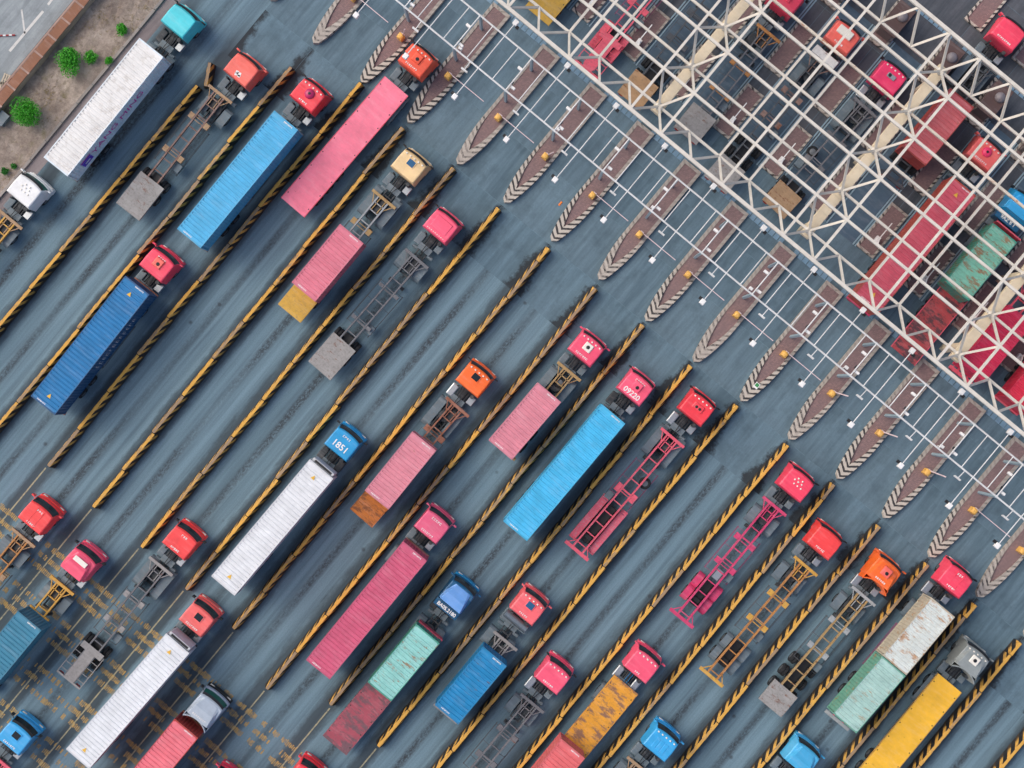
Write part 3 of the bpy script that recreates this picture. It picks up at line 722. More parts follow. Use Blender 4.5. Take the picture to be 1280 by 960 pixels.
    tk = {'grey': greym, 'alum': alum, 'dark': chassis_m}[tanks]
    ob('fuel_tank', cm('ftank', lambda: MB().box(-2.35, -1.25, 0.58, 1.17, 0.5, 1.05).mesh('fuel_tank', bevel=0.09, seg=2)), tk, e)
    if rearbits % 2 == 0:
        ob('battery_box', cm('bbox', lambda: MB().box(-1.95, -1.22, -1.15, -0.6, 0.55, 1.08).mesh('battery_box', bevel=0.03)), greym if rearbits else alum, e)
        [ob('air_tank', cm('atank', lambda: MB().tube((0, -0.25, 0.8), (0, 0.25, 0.8), 0.16, 10).mesh('air_tank')), greym, e, (-2.6, yy, 0)) for yy in (-0.75, 0.75)]
    else:
        ob('fuel_tank', cm('ftank2', lambda: MB().box(-2.3, -1.25, -1.17, -0.6, 0.5, 1.05).mesh('fuel_tank', bevel=0.09, seg=2)), tk, e)
    ob('walkway', cm('walk', lambda: MB().box(-2.55, -2.0, -0.6, 0.6, 1.02, 1.06).mesh('walkway')), greym, e)
    ob('air_cleaner', cm('aclean', lambda: MB().tube((-1.25, -0.75, 1.1), (-1.25, -0.75, 2.1), 0.17, 10).mesh('air_cleaner')), chassis_m, e)
    ob('exhaust_stack', cm('exh', lambda: MB().tube((-1.25, 0.7, 1.0), (-1.25, 0.7, 2.3), 0.08, 8).mesh('exhaust_stack')), chassis_m, e)
    ob('air_hose', cm('hose', lambda: MB().tube((-1.1, 0.15, 1.6), (-1.9, 0.1, 1.2), 0.03, 6).tube((-1.9, 0.1, 1.2), (-2.7, 0.05, 1.35), 0.03, 6).tube((-1.1, -0.12, 1.5), (-1.9, -0.2, 1.15), 0.03, 6).tube((-1.9, -0.2, 1.15), (-2.7, -0.05, 1.35), 0.03, 6).mesh('air_hose')), hosem if rearbits == 3 else blackp, e)
    for sg in (1, -1):
        wheel(e, 0.15, sg * 1.03, 0.3)
        for x in ((xr,) if axles == 1 else (xr + 0.66, xr - 0.66)): wheel(e, x, sg * 0.93, 0.58)
        if axles == 1:
            mg = cm('mg1', lambda: fender(0.78, 0.72)); ob('mudguard', mg, greym, e, (xr, sg * 0.93, 0))
        elif axles == 2:
            mg = cm('mg2', lambda: fender(1.35, 0.7)); ob('mudguard', mg, greym, e, (xr, sg * 0.93, 0))
    ob('axle', cm('axl%d' % axles, lambda: (MB().tube((xr, -0.7, 0.5), (xr, 0.7, 0.5), 0.09, 8) if axles == 1 else MB().tube((xr + 0.66, -0.7, 0.5), (xr + 0.66, 0.7, 0.5), 0.09, 8).tube((xr - 0.66, -0.7, 0.5), (xr - 0.66, 0.7, 0.5), 0.09, 8)).mesh('axle')), chassis_m, e)
    return e
def fender(half, w):
    m = MB(); pr = [(-half - 0.08, 0.62), (-half, 0.86), (-half + 0.2, 1.03), (half - 0.2, 1.03), (half, 0.86), (half + 0.08, 0.62)]
    for (x0, z0), (x1, z1) in zip(pr, pr[1:]):
        m.quad([(x0, -w / 2, z0), (x1, -w / 2, z1), (x1, w / 2, z1), (x0, w / 2, z0)]); m.quad([(x0, -w / 2, z0 + 0.03), (x0, w / 2, z0 + 0.03), (x1, w / 2, z1 + 0.03), (x1, -w / 2, z1 + 0.03)])
    m.box(-half + 0.15, half - 0.15, -w / 2, -w / 2 + 0.03, 0.95, 1.03); m.box(-half + 0.15, half - 0.15, w / 2 - 0.03, w / 2, 0.95, 1.03)
    return m.mesh('mudguard')

DECK = 1.45
def skeletal(s, t, L, col, label, rear='bar', bolsters=(3.7, 6.3), axles=(8.9, 10.2), guards=True, fcol=None, deckcol=None, deckL=3.2, yaw=0.0, covers=None, spare=None, wings=0.5, tyre=True, boltcol=None, gcol=None):
    gcol = gcol or (TR['purple'] if col in (TR['pink'], TR['magenta']) else TR['dark'])
    """skeletal semi-trailer: origin at its front end, x runs backwards (negative)"""
    e = empty('skeletal_trailer', s, t, 0, yaw); tag(e, label, 'trailer', 'container trailers')
    def frame():
        m = MB()
        m.box(-L + 0.1, -0.05, -0.065, 0.065, 1.14, DECK - 0.004)
        return m.mesh('main_rail')
    for sg in (1, -1): ob('main_rail', cm('rail%.1f' % L, frame), col, e, (0, sg * 0.48, 0))
    x = 0.75; i = 0
    end = L - (deckL if rear in ('deck', 'ladder') else 0.3)
    while x < end:
        ob('crossmember', cm('xm', lambda: MB().box(-0.045, 0.045, -0.415, 0.415, 1.2, 1.4).mesh('crossmember')), col, e, (-x, 0, 0)); x += (0.7 if i == 0 else 1.12); i += 1
    def front():
        m = MB(); m.box(-0.24, 0.0, -1.21, 1.21, DECK - 0.22, DECK)
        for sg in (1, -1): m.bar((-0.1, sg * 1.05, DECK - 0.1), (-0.95, sg * 0.52, DECK - 0.1), 0.07, 0.1)
        for sg in (1, -1): m.box(-1.45, -0.24, sg * 0.27 - 0.035, sg * 0.27 + 0.035, 1.25, 1.4)
        m.box(-0.8, -0.74, -0.27, 0.27, 1.25, 1.38)
        return m.mesh('front_bolster')
    ob('front_bolster', cm('fbol', front), boltcol or col, e)
    ob('king_pin_plate', cm('kpp', lambda: MB().box(-1.45, -0.55, -0.41, 0.41, 1.132, 1.15).mesh('king_pin_plate')), chassis_m, e)
    for bx in bolsters:
        ob('bolster', cm('bol%.2f' % wings, lambda: MB().box(-wings / 2, wings / 2, 0.545, 1.0, DECK - 0.2, DECK - 0.002, ty=0.02).box(-wings / 2, wings / 2, -1.0, -0.545, DECK - 0.2, DECK - 0.002, ty=0.02).box(-0.17, -0.11, -0.42, 0.42, DECK - 0.18, DECK - 0.05).box(0.11, 0.17, -0.42, 0.42, DECK - 0.18, DECK - 0.05).mesh('bolster')), boltcol or col, e, (-bx, 0, 0))
    if guards:
        for sg in (1, -1):
            def gd():
                x0, x1 = -3.2, -7.6; m = MB()
                m.bar((x0, 0, 0.95), (x1, 0, 0.95), 0.03, 0.08); m.bar((x0, 0, 0.62), (x1, 0, 0.62), 0.03, 0.08)
                for xx in (-3.3, -5.0, -6.6, -7.5): m.bar((xx, 0, 0.55), (xx, 0, 1.05), 0.04); m.bar((xx, 0, 1.05), (xx, -0.62, 1.28), 0.035)
                return m.mesh('side_guard')
            ob('side_guard', cm('sguard', gd), gcol or col, e, (0, sg * 1.14, 0), scale=(1, sg, 1))
    b0, b1 = -max(axles) - 0.55, -min(axles) + 0.55
    ob('bogie', cm('bogie%.1f_%.1f' % (b0, b1), lambda: MB().box(b0, b1, -0.4, 0.4, 0.55, 0.85).box(b0 + 0.3, b0 + 0.7, -0.36, 0.36, 0.85, 1.1).mesh('bogie', bevel=0.04)), blackp, e)
    for ax in axles:
        ob('axle', cm('taxle', lambda: MB().tube((0, -0.8, 0.5), (0, 0.8, 0.5), 0.09, 8).box(-0.5, 0.5, 0.42, 0.54, 0.6, 0.7).box(-0.5, 0.5, -0.54, -0.42, 0.6, 0.7).box(-0.08, 0.08, 0.4, 0.56, 0.5, 1.15).box(-0.08, 0.08, -0.56, -0.4, 0.5, 1.15).mesh('axle')), chassis_m, e, (-ax, 0, 0))
        for sg in (1, -1): wheel(e, -ax, sg * 0.94, 0.58)
        if covers:
            for sg in (1, -1): ob('mudguard', cm('tmg', lambda: fender(0.62, 0.62)), covers, e, (-ax, sg * 0.94, 0.03))
    for sg in (1, -1):
        ob('landing_leg', cm('lleg', lambda: MB().box(-0.08, 0.08, -0.08, 0.08, 0.45, 1.2).box(-0.15, 0.15, -0.15, 0.15, 0.4, 0.46).mesh('landing_leg')), chassis_m, e, (-2.75, sg * 0.62, 0))
    if spare is not None:
        sp = ob('spare_wheel', cm('whl0.30', lambda: wheel_mesh(0.3)), rubber, e, (-spare[0], spare[1], 1.02 if abs(spare[1]) < 0.2 else 1.0), rot=(R(90), 0, 0)); ob('rim', cm('rim0.30', lambda: rim_mesh(0.3)), rimm, sp)
    ob('tool_box', cm('tbox', lambda: MB().box(-0.35, 0.35, -0.3, 0.3, 0.6, 1.1).mesh('tool_box', bevel=0.02)), greym, e, (-7.0, -0.9 if not spare else 0.9, 0))
    if rear == 'bar':
        ob('rear_bolster', cm('rbol', lambda: MB().box(-0.14, 0.14, -1.21, 1.21, DECK - 0.22, DECK).bar((0.1, 1.05, DECK - 0.1), (0.75, 0.52, DECK - 0.1), 0.07, 0.1).bar((0.1, -1.05, DECK - 0.1), (0.75, -0.52, DECK - 0.1), 0.07, 0.1).mesh('rear_bolster')), boltcol or col, e, (-L + 0.14, 0, 0))
    elif rear == 'deck':
        if deckcol in (decks['yellowplank'], decks['rustorange']):
            for i in range(7): ob('deck_plank', cm('dplk', lambda: MB().box(-0.13, 0.13, -1.1, 1.1, DECK - 0.01, DECK + 0.018).mesh('deck_plank')), deckcol, e, (-L + 0.2 + i * (deckL - 0.35) / 6.2, 0, random.uniform(0, 0.012)))
        ob('rear_deck', cm('rdeck%.1f' % deckL, lambda: MB().box(-deckL / 2, deckL / 2, -1.19, 1.19, DECK - 0.06, DECK).box(-deckL / 2, deckL / 2, -1.19, -1.12, DECK - 0.25, DECK - 0.06).box(-deckL / 2, deckL / 2, 1.12, 1.19, DECK - 0.25, DECK - 0.06).mesh('rear_deck')), deckcol or col, e, (-L + deckL / 2, 0, 0))
    elif rear == 'ladder':
        def lad():
            m = MB(); h = deckL / 2
            m.box(-h, h, -0.46, 0.46, DECK - 0.06, DECK); m.box(h - 0.55, h, -1.05, -0.46, DECK - 0.06, DECK - 0.001); m.box(h - 0.55, h, 0.46, 1.05, DECK - 0.06, DECK - 0.001)
            m.box(-h - 0.1, -h + 0.05, -1.2, 1.2, DECK - 0.2, DECK + 0.002)
            for sg in (1, -1):
                m.box(-h, h - 0.2, sg * 1.17 - 0.03, sg * 1.17 + 0.03, DECK - 0.12, DECK - 0.004)
                for i in range(4): m.box(-h + 0.45 + i * 0.6, -h + 0.5 + i * 0.6, min(sg * 0.46, sg * 1.15), max(sg * 0.46, sg * 1.15), DECK - 0.1, DECK - 0.03)
            return m.mesh('rear_deck')
        ob('rear_deck', cm('lad', lad), deckcol or col, e, (-L + deckL / 2, 0, 0))
    for sg in (1, -1): ob('tail_lamp', cm('tlamp', lambda: MB().box(-0.04, 0.03, -0.2, 0.2, 0.95, 1.08).mesh('tail_lamp')), MATS.get('tail_red') or plain('tail_red', (150, 24, 24), 0.4), e, (-L + 0.03, sg * 0.85, 0))
    return e

def flatbed(s, t, L, deckm, railm, label, yaw=0.0, axles=(8.6, 9.9, 11.2), bulk=None, w=1.25, pockets=True, z=1.5):
    e = empty('flatbed_trailer', s, t, 0, yaw); tag(e, label, 'trailer', 'flatbed trailers')
    ob('deck', cm('fdeck%.1f' % L, lambda: MB().box(-L, 0, -w + 0.06, w - 0.06, z - 0.08, z).mesh('deck')), deckm, e)
    for sg in (1, -1):
        ob('side_rail', cm('frail%.1f' % L, lambda: MB().box(-L, 0, -0.03, 0.03, z - 0.2, z + 0.006).mesh('side_rail')), railm, e, (0, sg * (w - 0.028), 0))
        if pockets:
            n = 9
            for i in range(n): ob('stake_pocket', cm('pock', lambda: MB().box(-0.05, 0.05, -0.04, 0.04, z - 0.05, z + 0.012).mesh('stake_pocket')), blackp, e, (-L * (i + 0.5) / n, sg * (w - 0.16), 0))
    ob('chassis_beam', cm('fbeam%.1f' % L, lambda: MB().box(-L + 0.2, -0.2, 0.35, 0.5, 1.13, z - 0.08).box(-L + 0.2, -0.2, -0.5, -0.35, 1.13, z - 0.08).mesh('chassis_beam')), chassis_m, e)
    for ax in axles:
        ob('axle', CACHE.get('taxle') or cm('taxle', lambda: MB().tube((0, -0.8, 0.5), (0, 0.8, 0.5), 0.09, 8).box(-0.5, 0.5, 0.42, 0.54, 0.6, 0.7).box(-0.5, 0.5, -0.54, -0.42, 0.6, 0.7).box(-0.08, 0.08, 0.4, 0.56, 0.5, 1.15).box(-0.08, 0.08, -0.56, -0.4, 0.5, 1.15).mesh('axle')), chassis_m, e, (-ax, 0, 0))
        for sg in (1, -1): wheel(e, -ax, sg * 0.94, 0.58)
    if bulk:
        ob('headboard', cm('hbd', lambda: MB().box(-0.02, 0.1, -1.2, 1.2, 1.2, 2.15).bar((0.04, -1.25, 2.2), (0.04, 1.25, 2.2), 0.12).mesh('headboard')), bulk, e, (0.12, 0, 0))
    ob('side_guard', cm('fguard', lambda: MB().bar((-3, 1.15, 0.8), (-7.5, 1.15, 0.8), 0.04, 0.1).bar((-3, -1.15, 0.8), (-7.5, -1.15, 0.8), 0.04, 0.1).bar((-3.1, 1.15, 0.75), (-3.1, 1.15, 1.35), 0.04).bar((-7.4, 1.15, 0.75), (-7.4, 1.15, 1.35), 0.04).bar((-3.1, -1.15, 0.75), (-3.1, -1.15, 1.35), 0.04).bar((-7.4, -1.15, 0.75), (-7.4, -1.15, 1.35), 0.04).mesh('side_guard')), greym, e)
    return e

def cont_mesh(L, H, kind):
    hw = 1.219; m = MB()
    if kind == 'shell':                # corrugated long walls and the plain front wall
        pitch = 0.28; n = int((L - 0.3) / pitch); pitch = (L - 0.3) / n
        for sg in (1, -1):
            pts = []
            for i in range(n):
                x = -0.15 - i * pitch
                pts += [(x, 0.0), (x - pitch * 0.25, 0.0), (x - pitch * 0.5, -0.036), (x - pitch * 0.75, -0.036)]
            pts.append((-0.15 - n * pitch, 0.0))
            for (x0, d0), (x1, d1) in zip(pts, pts[1:]):
                m.quad([(x0, sg * (hw - 0.01 + d0), 0.16), (x1, sg * (hw - 0.01 + d1), 0.16), (x1, sg * (hw - 0.01 + d1), H - 0.06), (x0, sg * (hw - 0.01 + d0), H - 0.06)])
        pts = []
        n2 = 8; p2 = (2 * hw - 0.3) / n2
        for i in range(n2):
            y = -hw + 0.15 + i * p2; pts += [(y, 0.0), (y + p2 * 0.25, 0), (y + p2 * 0.5, -0.04), (y + p2 * 0.75, -0.04)]
        pts.append((hw - 0.15, 0))
        for (y0, d0), (y1, d1) in zip(pts, pts[1:]): m.quad([(-0.03 + d0, y0, 0.16), (-0.03 + d1, y1, 0.16), (-0.03 + d1, y1, H - 0.1), (-0.03 + d0, y0, H - 0.1)])
        m.quad([(-0.05, -hw + 0.05, 0.14), (-L + 0.05, -hw + 0.05, 0.14), (-L + 0.05, hw - 0.05, 0.14), (-0.05, hw - 0.05, 0.14)])
        return m.mesh('wall')
    if kind == 'roof':
        pitch = 0.33; n = int((L - 0.7) / pitch); pitch = (L - 0.7) / n; z = H - 0.012
        prof = [(-0.12, z), (-0.35, z)]
        for i in range(n):
            x = -0.35 - i * pitch; prof += [(x - pitch * 0.4, z), (x - pitch * 0.52, z - 0.06), (x - pitch * 0.88, z - 0.06), (x - pitch, z)]
        prof.append((-L + 0.12, z))
        for (x0, z0), (x1, z1) in zip(prof, prof[1:]): m.quad([(x0, -hw + 0.11, z0), (x1, -hw + 0.11, z1), (x1, hw - 0.11, z1), (x0, hw - 0.11, z0)])
        for sg in (1, -1): m.quad([(-0.12, sg * (hw - 0.11), z), (-L + 0.12, sg * (hw - 0.11), z), (-L + 0.12, sg * (hw - 0.02), z + 0.004), (-0.12, sg * (hw - 0.02), z + 0.004)])
        return m.mesh('roof')
    if kind == 'frame':
        b = 0.12
        for sg in (1, -1):
            y0, y1 = sorted((sg * hw, sg * (hw - 0.06)))
            m.box(-L + b, -b, y0, y1, H - 0.07, H - 0.004); m.box(-L + b, -b, y0, y1, 0.02, 0.17)
        for xx in (-b, -L):
            m.box(xx, xx + b, -hw + 0.16, hw - 0.16, H - 0.12, H - 0.003); m.box(xx, xx + b, -hw + 0.16, hw - 0.16, 0.02, 0.17)
            for sg in (1, -1):
                y0, y1 = sorted((sg * hw, sg * (hw - 0.13))); m.box(xx + 0.005, xx + b - 0.005, y0, y1, 0.12, H - 0.12)
        return m.mesh('corner_frame')
    if kind == 'door':
        m.box(-L + 0.03, -L + 0.08, 0.01, hw - 0.13, 0.17, H - 0.13)
        for yy in (0.3, 0.85): m.tube((-L + 0.015, yy, 0.2), (-L + 0.015, yy, H - 0.16), 0.018, 6)
        for zz in (0.6, 1.3, 2.0): m.box(-L + 0.02, -L + 0.035, 0.05, hw - 0.15, zz - 0.02, zz + 0.02)
        return m.mesh('door')
def container(s_front, t, L, H, mats, label, z=DECK, yaw=0.0, decal=None, group=None):
    """mats: (body, roof, frame). Origin at the front end, floor level, x backwards."""
    e = empty('shipping_container', s_front, t, z, yaw); tag(e, label, 'container', 'containers on trailers')
    k = '%.2f_%.2f' % (L, H)
    ob('wall', cm('csh' + k, lambda: cont_mesh(L, H, 'shell')), mats[0], e)
    ob('roof', cm('cro' + k, lambda: cont_mesh(L, H, 'roof')), mats[1], e)
    ob('corner_frame', cm('cfr' + k, lambda: cont_mesh(L, H, 'frame')), mats[2], e)
    for sg in (1, -1):
        ob('door', cm('cdo' + k, lambda: cont_mesh(L, H, 'door')), mats[0], e, scale=(1, sg, 1))
        for xx in (-0.18, -L):
            for zz in (0, H - 0.118): ob('corner_casting', cm('ccast', lambda: MB().box(0, 0.18, -0.081, 0.081, 0, 0.118).mesh('corner_casting', bevel=0.01)), mats[2], e, (xx, sg * 1.14, zz + (0.001 if zz else 0)))
    hw = 1.219
    if decal in ('white', 'tri', 'both', 'dark'):
        dm = whitep if decal != 'dark' else blackp
        sp = sorted([-0.32, -L + 0.32])
        for i, xx in enumerate((-0.2, -L + 0.2)):
            ob('code_marks', cm('cmk%d' % i, lambda: marks_mesh(8, 0.85, 0.13, 40 + i)), dm, e, (xx, 0.3 if i else -0.35, H - 0.008), -R(90))
        if decal in ('tri', 'both'):
            ym = MATS.get('sign_yellow') or plain('sign_yellow', (226, 180, 60), 0.6, 0, 0.15)
            for xx in (-0.95, -L + 0.95): ob('warning_sticker', cm('wtri', lambda: MB().poly([(-0.16, -0.18), (0.2, 0.0), (-0.16, 0.18)], 0, 0.006).mesh('warning_sticker')), ym, e, (xx, 0.05, H - 0.004))
    return e
# ------------------------------------------------------------------ vehicle colours
def cp(k, rgb, dirt=0.12, rough=0.38): return paint('cab_' + k, rgb, rough, dirt, dirtc=tuple(int(v * 0.75) for v in rgb), scale=0.8)
C = dict(
 teal=cp('teal', (70, 208, 218)), coral=cp('coral', (246, 110, 96)), white=cp('white', (238, 240, 238)), red=cp('red', (244, 64, 76)), crimson=cp('crimson', (250, 72, 100)),
 orangered=cp('orangered', (250, 96, 66)), cream=cp('cream', (236, 204, 150)), hotpink=cp('hotpink', (255, 92, 122)), pinkroof=cp('pinkroof', (250, 86, 118)), scarlet=cp('scarlet', (246, 72, 72)),
 salmon=cp('salmon', (240, 108, 104)), silver=cp('silver', (176, 190, 202)), blue=cp('blue', (36, 156, 212)), skyblue=cp('skyblue', (60, 172, 230)), pale_blue=cp('pale_blue', (110, 164, 226)), deepblue=cp('deepblue', (26, 92, 132)),
 orange=cp('orange', (255, 112, 44)), rose=cp('rose', (232, 98, 132)), rosered=cp('rosered', (246, 106, 112)), grey=cp('grey', (146, 154, 152)), magenta=cp('magenta', (244, 60, 110)), plum=cp('plum', (186, 40, 96)), lightblue=cp('lightblue', (78, 180, 226)))
def tp(k, rgb, rust=0.25, dirt=0.45): return paint('trailer_' + k, rgb, 0.65, dirt, rust, scale=1.2)
TR = dict(rust=tp('rust', (134, 108, 98), 0.6), grey=tp('grey', (106, 108, 112), 0.3), greyl=tp('greylight', (146, 144, 142), 0.2), yellow=tp('yellow', (206, 158, 66), 0.3), pink=tp('pink', (228, 92, 112), 0.15),
 magenta=tp('magenta', (206, 58, 106), 0.1), orange=tp('orange', (182, 126, 66), 0.45), brown=tp('brown', (150, 98, 76), 0.6), tan=tp('tan', (168, 138, 104), 0.5), purple=tp('purple', (140, 66, 104), 0.2), dark=tp('dark', (72, 78, 84), 0.3), straw=tp('straw', (172, 142, 92), 0.45), deckgrey=tp('deckgrey', (152, 150, 146), 0.42, 0.6), decktan=tp('decktan', (176, 140, 100), 0.4), steel=tp('steel', (156, 162, 164), 0.15))
decks = dict(pink=paint('deck_pink', (244, 124, 148), 0.6, 0.35, 0.05, dirtc=(214, 120, 140), scale=0.7), yellow=paint('deck_yellow', (246, 188, 50), 0.6, 0.3, 0.06, dirtc=(226, 180, 90), scale=0.7),
 rustyellow=paint('deck_rust_yellow', (226, 158, 46), 0.75, 0.5, 0.75, (118, 88, 80), (150, 104, 60), 0.8), rustred=paint('deck_rust_red', (170, 78, 92), 0.75, 0.6, 0.85, (98, 80, 86), (110, 76, 84), 0.8),
 rustorange=paint('deck_rust_orange', (196, 116, 44), 0.75, 0.6, 0.8, (120, 74, 44), (122, 86, 66), 1.2), yellowplank=paint('deck_yellow_worn', (206, 164, 66), 0.7, 0.6, 0.3, (150, 120, 80), (140, 120, 84), 1.0),
 redpatch=paint('deck_red_patchy', (176, 70, 74), 0.75, 0.6, 0.8, (64, 56, 62), (90, 66, 70), 0.9))
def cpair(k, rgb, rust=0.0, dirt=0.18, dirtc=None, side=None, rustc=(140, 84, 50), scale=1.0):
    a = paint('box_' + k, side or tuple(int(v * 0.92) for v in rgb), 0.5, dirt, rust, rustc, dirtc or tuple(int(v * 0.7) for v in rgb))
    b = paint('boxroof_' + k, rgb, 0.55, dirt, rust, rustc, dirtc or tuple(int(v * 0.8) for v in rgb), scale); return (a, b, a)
BX = dict(
 white1=cpair('white_old', (234, 234, 230), 0.05, 0.6, (176, 168, 156), (222, 236, 242), (140, 134, 126), 0.4), white2=cpair('white_new', (226, 229, 230), 0.0, 0.12, (200, 198, 194)), white3=cpair('white_clean', (228, 232, 234), 0.0, 0.18, (196, 198, 198)),
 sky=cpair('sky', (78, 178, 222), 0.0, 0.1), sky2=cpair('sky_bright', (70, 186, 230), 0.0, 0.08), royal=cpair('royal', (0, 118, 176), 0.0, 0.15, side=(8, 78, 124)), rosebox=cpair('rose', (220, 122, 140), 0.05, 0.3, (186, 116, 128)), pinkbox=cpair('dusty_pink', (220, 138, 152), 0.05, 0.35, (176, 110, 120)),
 raspberry=cpair('raspberry', (208, 90, 122), 0.03, 0.25, (214, 130, 150)), bluegrey=cpair('blue_grey', (54, 130, 158), 0.0, 0.2), redbox=cpair('faded_red', (232, 116, 128), 0.05, 0.2, side=(178, 60, 52)), tealbox=cpair('teal_rusty', (146, 208, 200), 0.45, 0.35, (120, 150, 130), (64, 150, 130), (150, 104, 66)),
 blue20=cpair('blue_short', (18, 134, 188), 0.3, 0.2, rustc=(120, 96, 84)), whiterust=cpair('white_rusty', (216, 224, 218), 0.5, 0.4, (170, 150, 110), (186, 180, 160), (172, 122, 70)), greenrust=cpair('green_rusty', (172, 208, 198), 0.42, 0.4, (110, 150, 150), (100, 160, 138), (160, 120, 70)),
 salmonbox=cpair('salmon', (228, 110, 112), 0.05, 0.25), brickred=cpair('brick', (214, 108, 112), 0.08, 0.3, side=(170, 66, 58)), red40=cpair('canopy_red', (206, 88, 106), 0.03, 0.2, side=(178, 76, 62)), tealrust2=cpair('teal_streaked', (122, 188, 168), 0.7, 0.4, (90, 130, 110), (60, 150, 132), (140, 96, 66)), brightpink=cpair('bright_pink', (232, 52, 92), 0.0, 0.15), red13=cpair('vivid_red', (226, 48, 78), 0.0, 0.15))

H20, H40, HHC = 2.591, 2.591, 2.896
L20, L40 = 6.058, 12.192
def mid_st(p, q, z):
    a, b = ST(*p, z), ST(*q, z); return ((a[0] + b[0]) / 2, (a[1] + b[1]) / 2), math.atan2(-(a[1] - b[1]), a[0] - b[0])
def cab(px, col, label, **kw):
    s, t = ST(*px, ROOF_Z); return tractor(s, t, C[col], label, **kw)
def skel(front, label, col, rear_px=None, L=12.3, **kw):
    s, t = ST(*front, DECK); yaw = 0.0
    if rear_px:
        s2, t2 = ST(*rear_px, DECK); L = round(math.hypot(s - s2, t - t2), 1); yaw = math.atan2(-(t - t2), s - s2)
    return skeletal(s, t, L, TR[col], label, yaw=yaw, **kw), L
def box(front, rear_px, key, label, L=L40, H=HHC, z=DECK, trailer=None, tlabel=None, tL=12.4, decal=None, tyaw=True, taxles=(8.9, 10.2), reefer=False):
    s, t = ST(*front, z + H); yaw = 0.0
    if rear_px:
        s2, t2 = ST(*rear_px, z + H); yaw = math.atan2(-(t - t2), s - s2)
        cs, ct = (s + s2) / 2, (t + t2) / 2; s, t = cs + math.cos(yaw) * L / 2, ct - math.sin(yaw) * L / 2
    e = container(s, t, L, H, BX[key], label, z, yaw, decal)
    if reefer:
        ru = ob('cooling_unit', cm('ru%.2f' % H, lambda: MB().box(0.0, 0.3, -1.05, 1.05, 0.35, H - 0.25, tx=0.0).mesh('cooling_unit', bevel=0.04)), BX[key][0], e)
        ob('grille', cm('rug%.2f' % H, lambda: MB().box(0.06, 0.24, -0.85, 0.85, H - 0.27, H - 0.235).mesh('grille')), blackp, ru)
    if trailer:
        skeletal(s + 0.1, t, tL, TR[trailer], tlabel, yaw=yaw, axles=taxles)
    return e
def tl(who, desc='skeletal trailer mostly hidden under the box'): return desc + ' behind ' + who

# --- lane by the verge
cab((224, 24.5), 'teal', 'turquoise cab-over truck beside the dry verge, first in its lane', axles=2, roof=[], tanks='dark')
ym = box((188.8, 59.8), (69.8, 208), 'white1', 'long stained white container with purple lettering on its pale blue side', trailer='grey', tlabel='trailer mostly hidden under the long stained white container')
pur = plain('purple_lettering', (206, 62, 160), 0.6, 0, 0.1); ind = plain('indigo_logo', (90, 60, 190), 0.6, 0, 0.1)
ob('lettering', textmesh('YANG MING', 1.15, 0.0), pur, ym, (-6.35, -1.226, 1.45), rot=(R(90), 0, 0))
ob('logo', cm('logo', lambda: MB().box(-0.55, 0.55, -0.12, 0.12, 0, 0.01).box(-0.55, 0.55, 0.2, 0.45, 0, 0.01).box(-0.55, -0.3, -0.5, -0.14, 0, 0.01).box(0.3, 0.55, -0.5, -0.14, 0, 0.01).box(-0.55, 0.55, -0.75, -0.52, 0, 0.01).mesh('logo')), ind, ym, (-10.3, -1.226, 1.5), rot=(R(90), 0, 0))
ob('logo_bar', cm('logob', lambda: MB().box(-0.6, 0.6, 0.5, 0.62, 0, 0.01).mesh('logo_bar')), pur, ym, (-10.3, -1.226, 1.5), rot=(R(90), 0, 0))
cab((31, 237.5), 'white', 'white truck cab behind the stained white container', axles=1, roof=['spots'], bumper=C['white'], screen=greenglass)
skel((14, 273), 'yellow skeletal trailer behind the white truck cab at the verge', 'yellow', boltcol=TR['tan'])
# --- coral cab
cab((302.5, 86), 'coral', 'coral red truck with white patch on its roof, beside the kinked striped wall', roof=['patch'], axles=1)
skel((276, 116), 'rust brown skeletal trailer with stained grey rear deck behind the coral truck', 'rust', (159.5, 264.5), rear='deck', deckcol=TR['deckgrey'], deckL=3.3, bolsters=(2.9, 6.3), boltcol=TR['tan'])
# --- two blue boxes
cab((385.5, 118), 'red', 'red truck with round plum dome on its roof', roof=[('dome', C['plum']), 'lamps', ('marks', (5, 4))], axles=1)
box((356.7, 151.5), (237, 296.8), 'sky', 'long sky blue container behind the plum-domed red truck', H=HHC, trailer='grey', tlabel='trailer hidden under the sky blue container behind the plum-domed truck', decal='white')
cab((197, 330), 'crimson', 'crimson truck with orange-lidded roof pod behind the sky blue container', roof=[('pod', C['coral']), ('marks2', (4, 6)), 'fair0'], axles=1)
nb = box((171, 357.3), (54, 506), 'royal', 'long royal blue container with white side lettering', H=HHC, trailer='brown', tlabel='brown trailer hidden under the long royal blue container', decal='both')
ob('lettering', cm('navmk', lambda: marks_mesh(12, 5.2, 0.75, 21)), whitep, nb, (-4.9, -1.228, 1.5), rot=(R(90), 0, 0))
# --- pink flatbed
cab((521, 74), 'orangered', 'vermilion truck with square roof pod between two kerb islands', roof=[('pod', C['orangered']), ('marks', (7, 8)), 'lamps'], axles=2, rearbits=2)
s_, t_ = ST(495.6, 107.5, 1.5); s2_, t2_ = ST(366, 259, 1.5)
flatbed(s_, t_, round(s_ - s2_, 1), decks['pink'], TR['pink'], 'empty smooth pink flatbed trailer behind the vermilion truck', yaw=math.atan2(-(t_ - t2_), s_ - s2_))
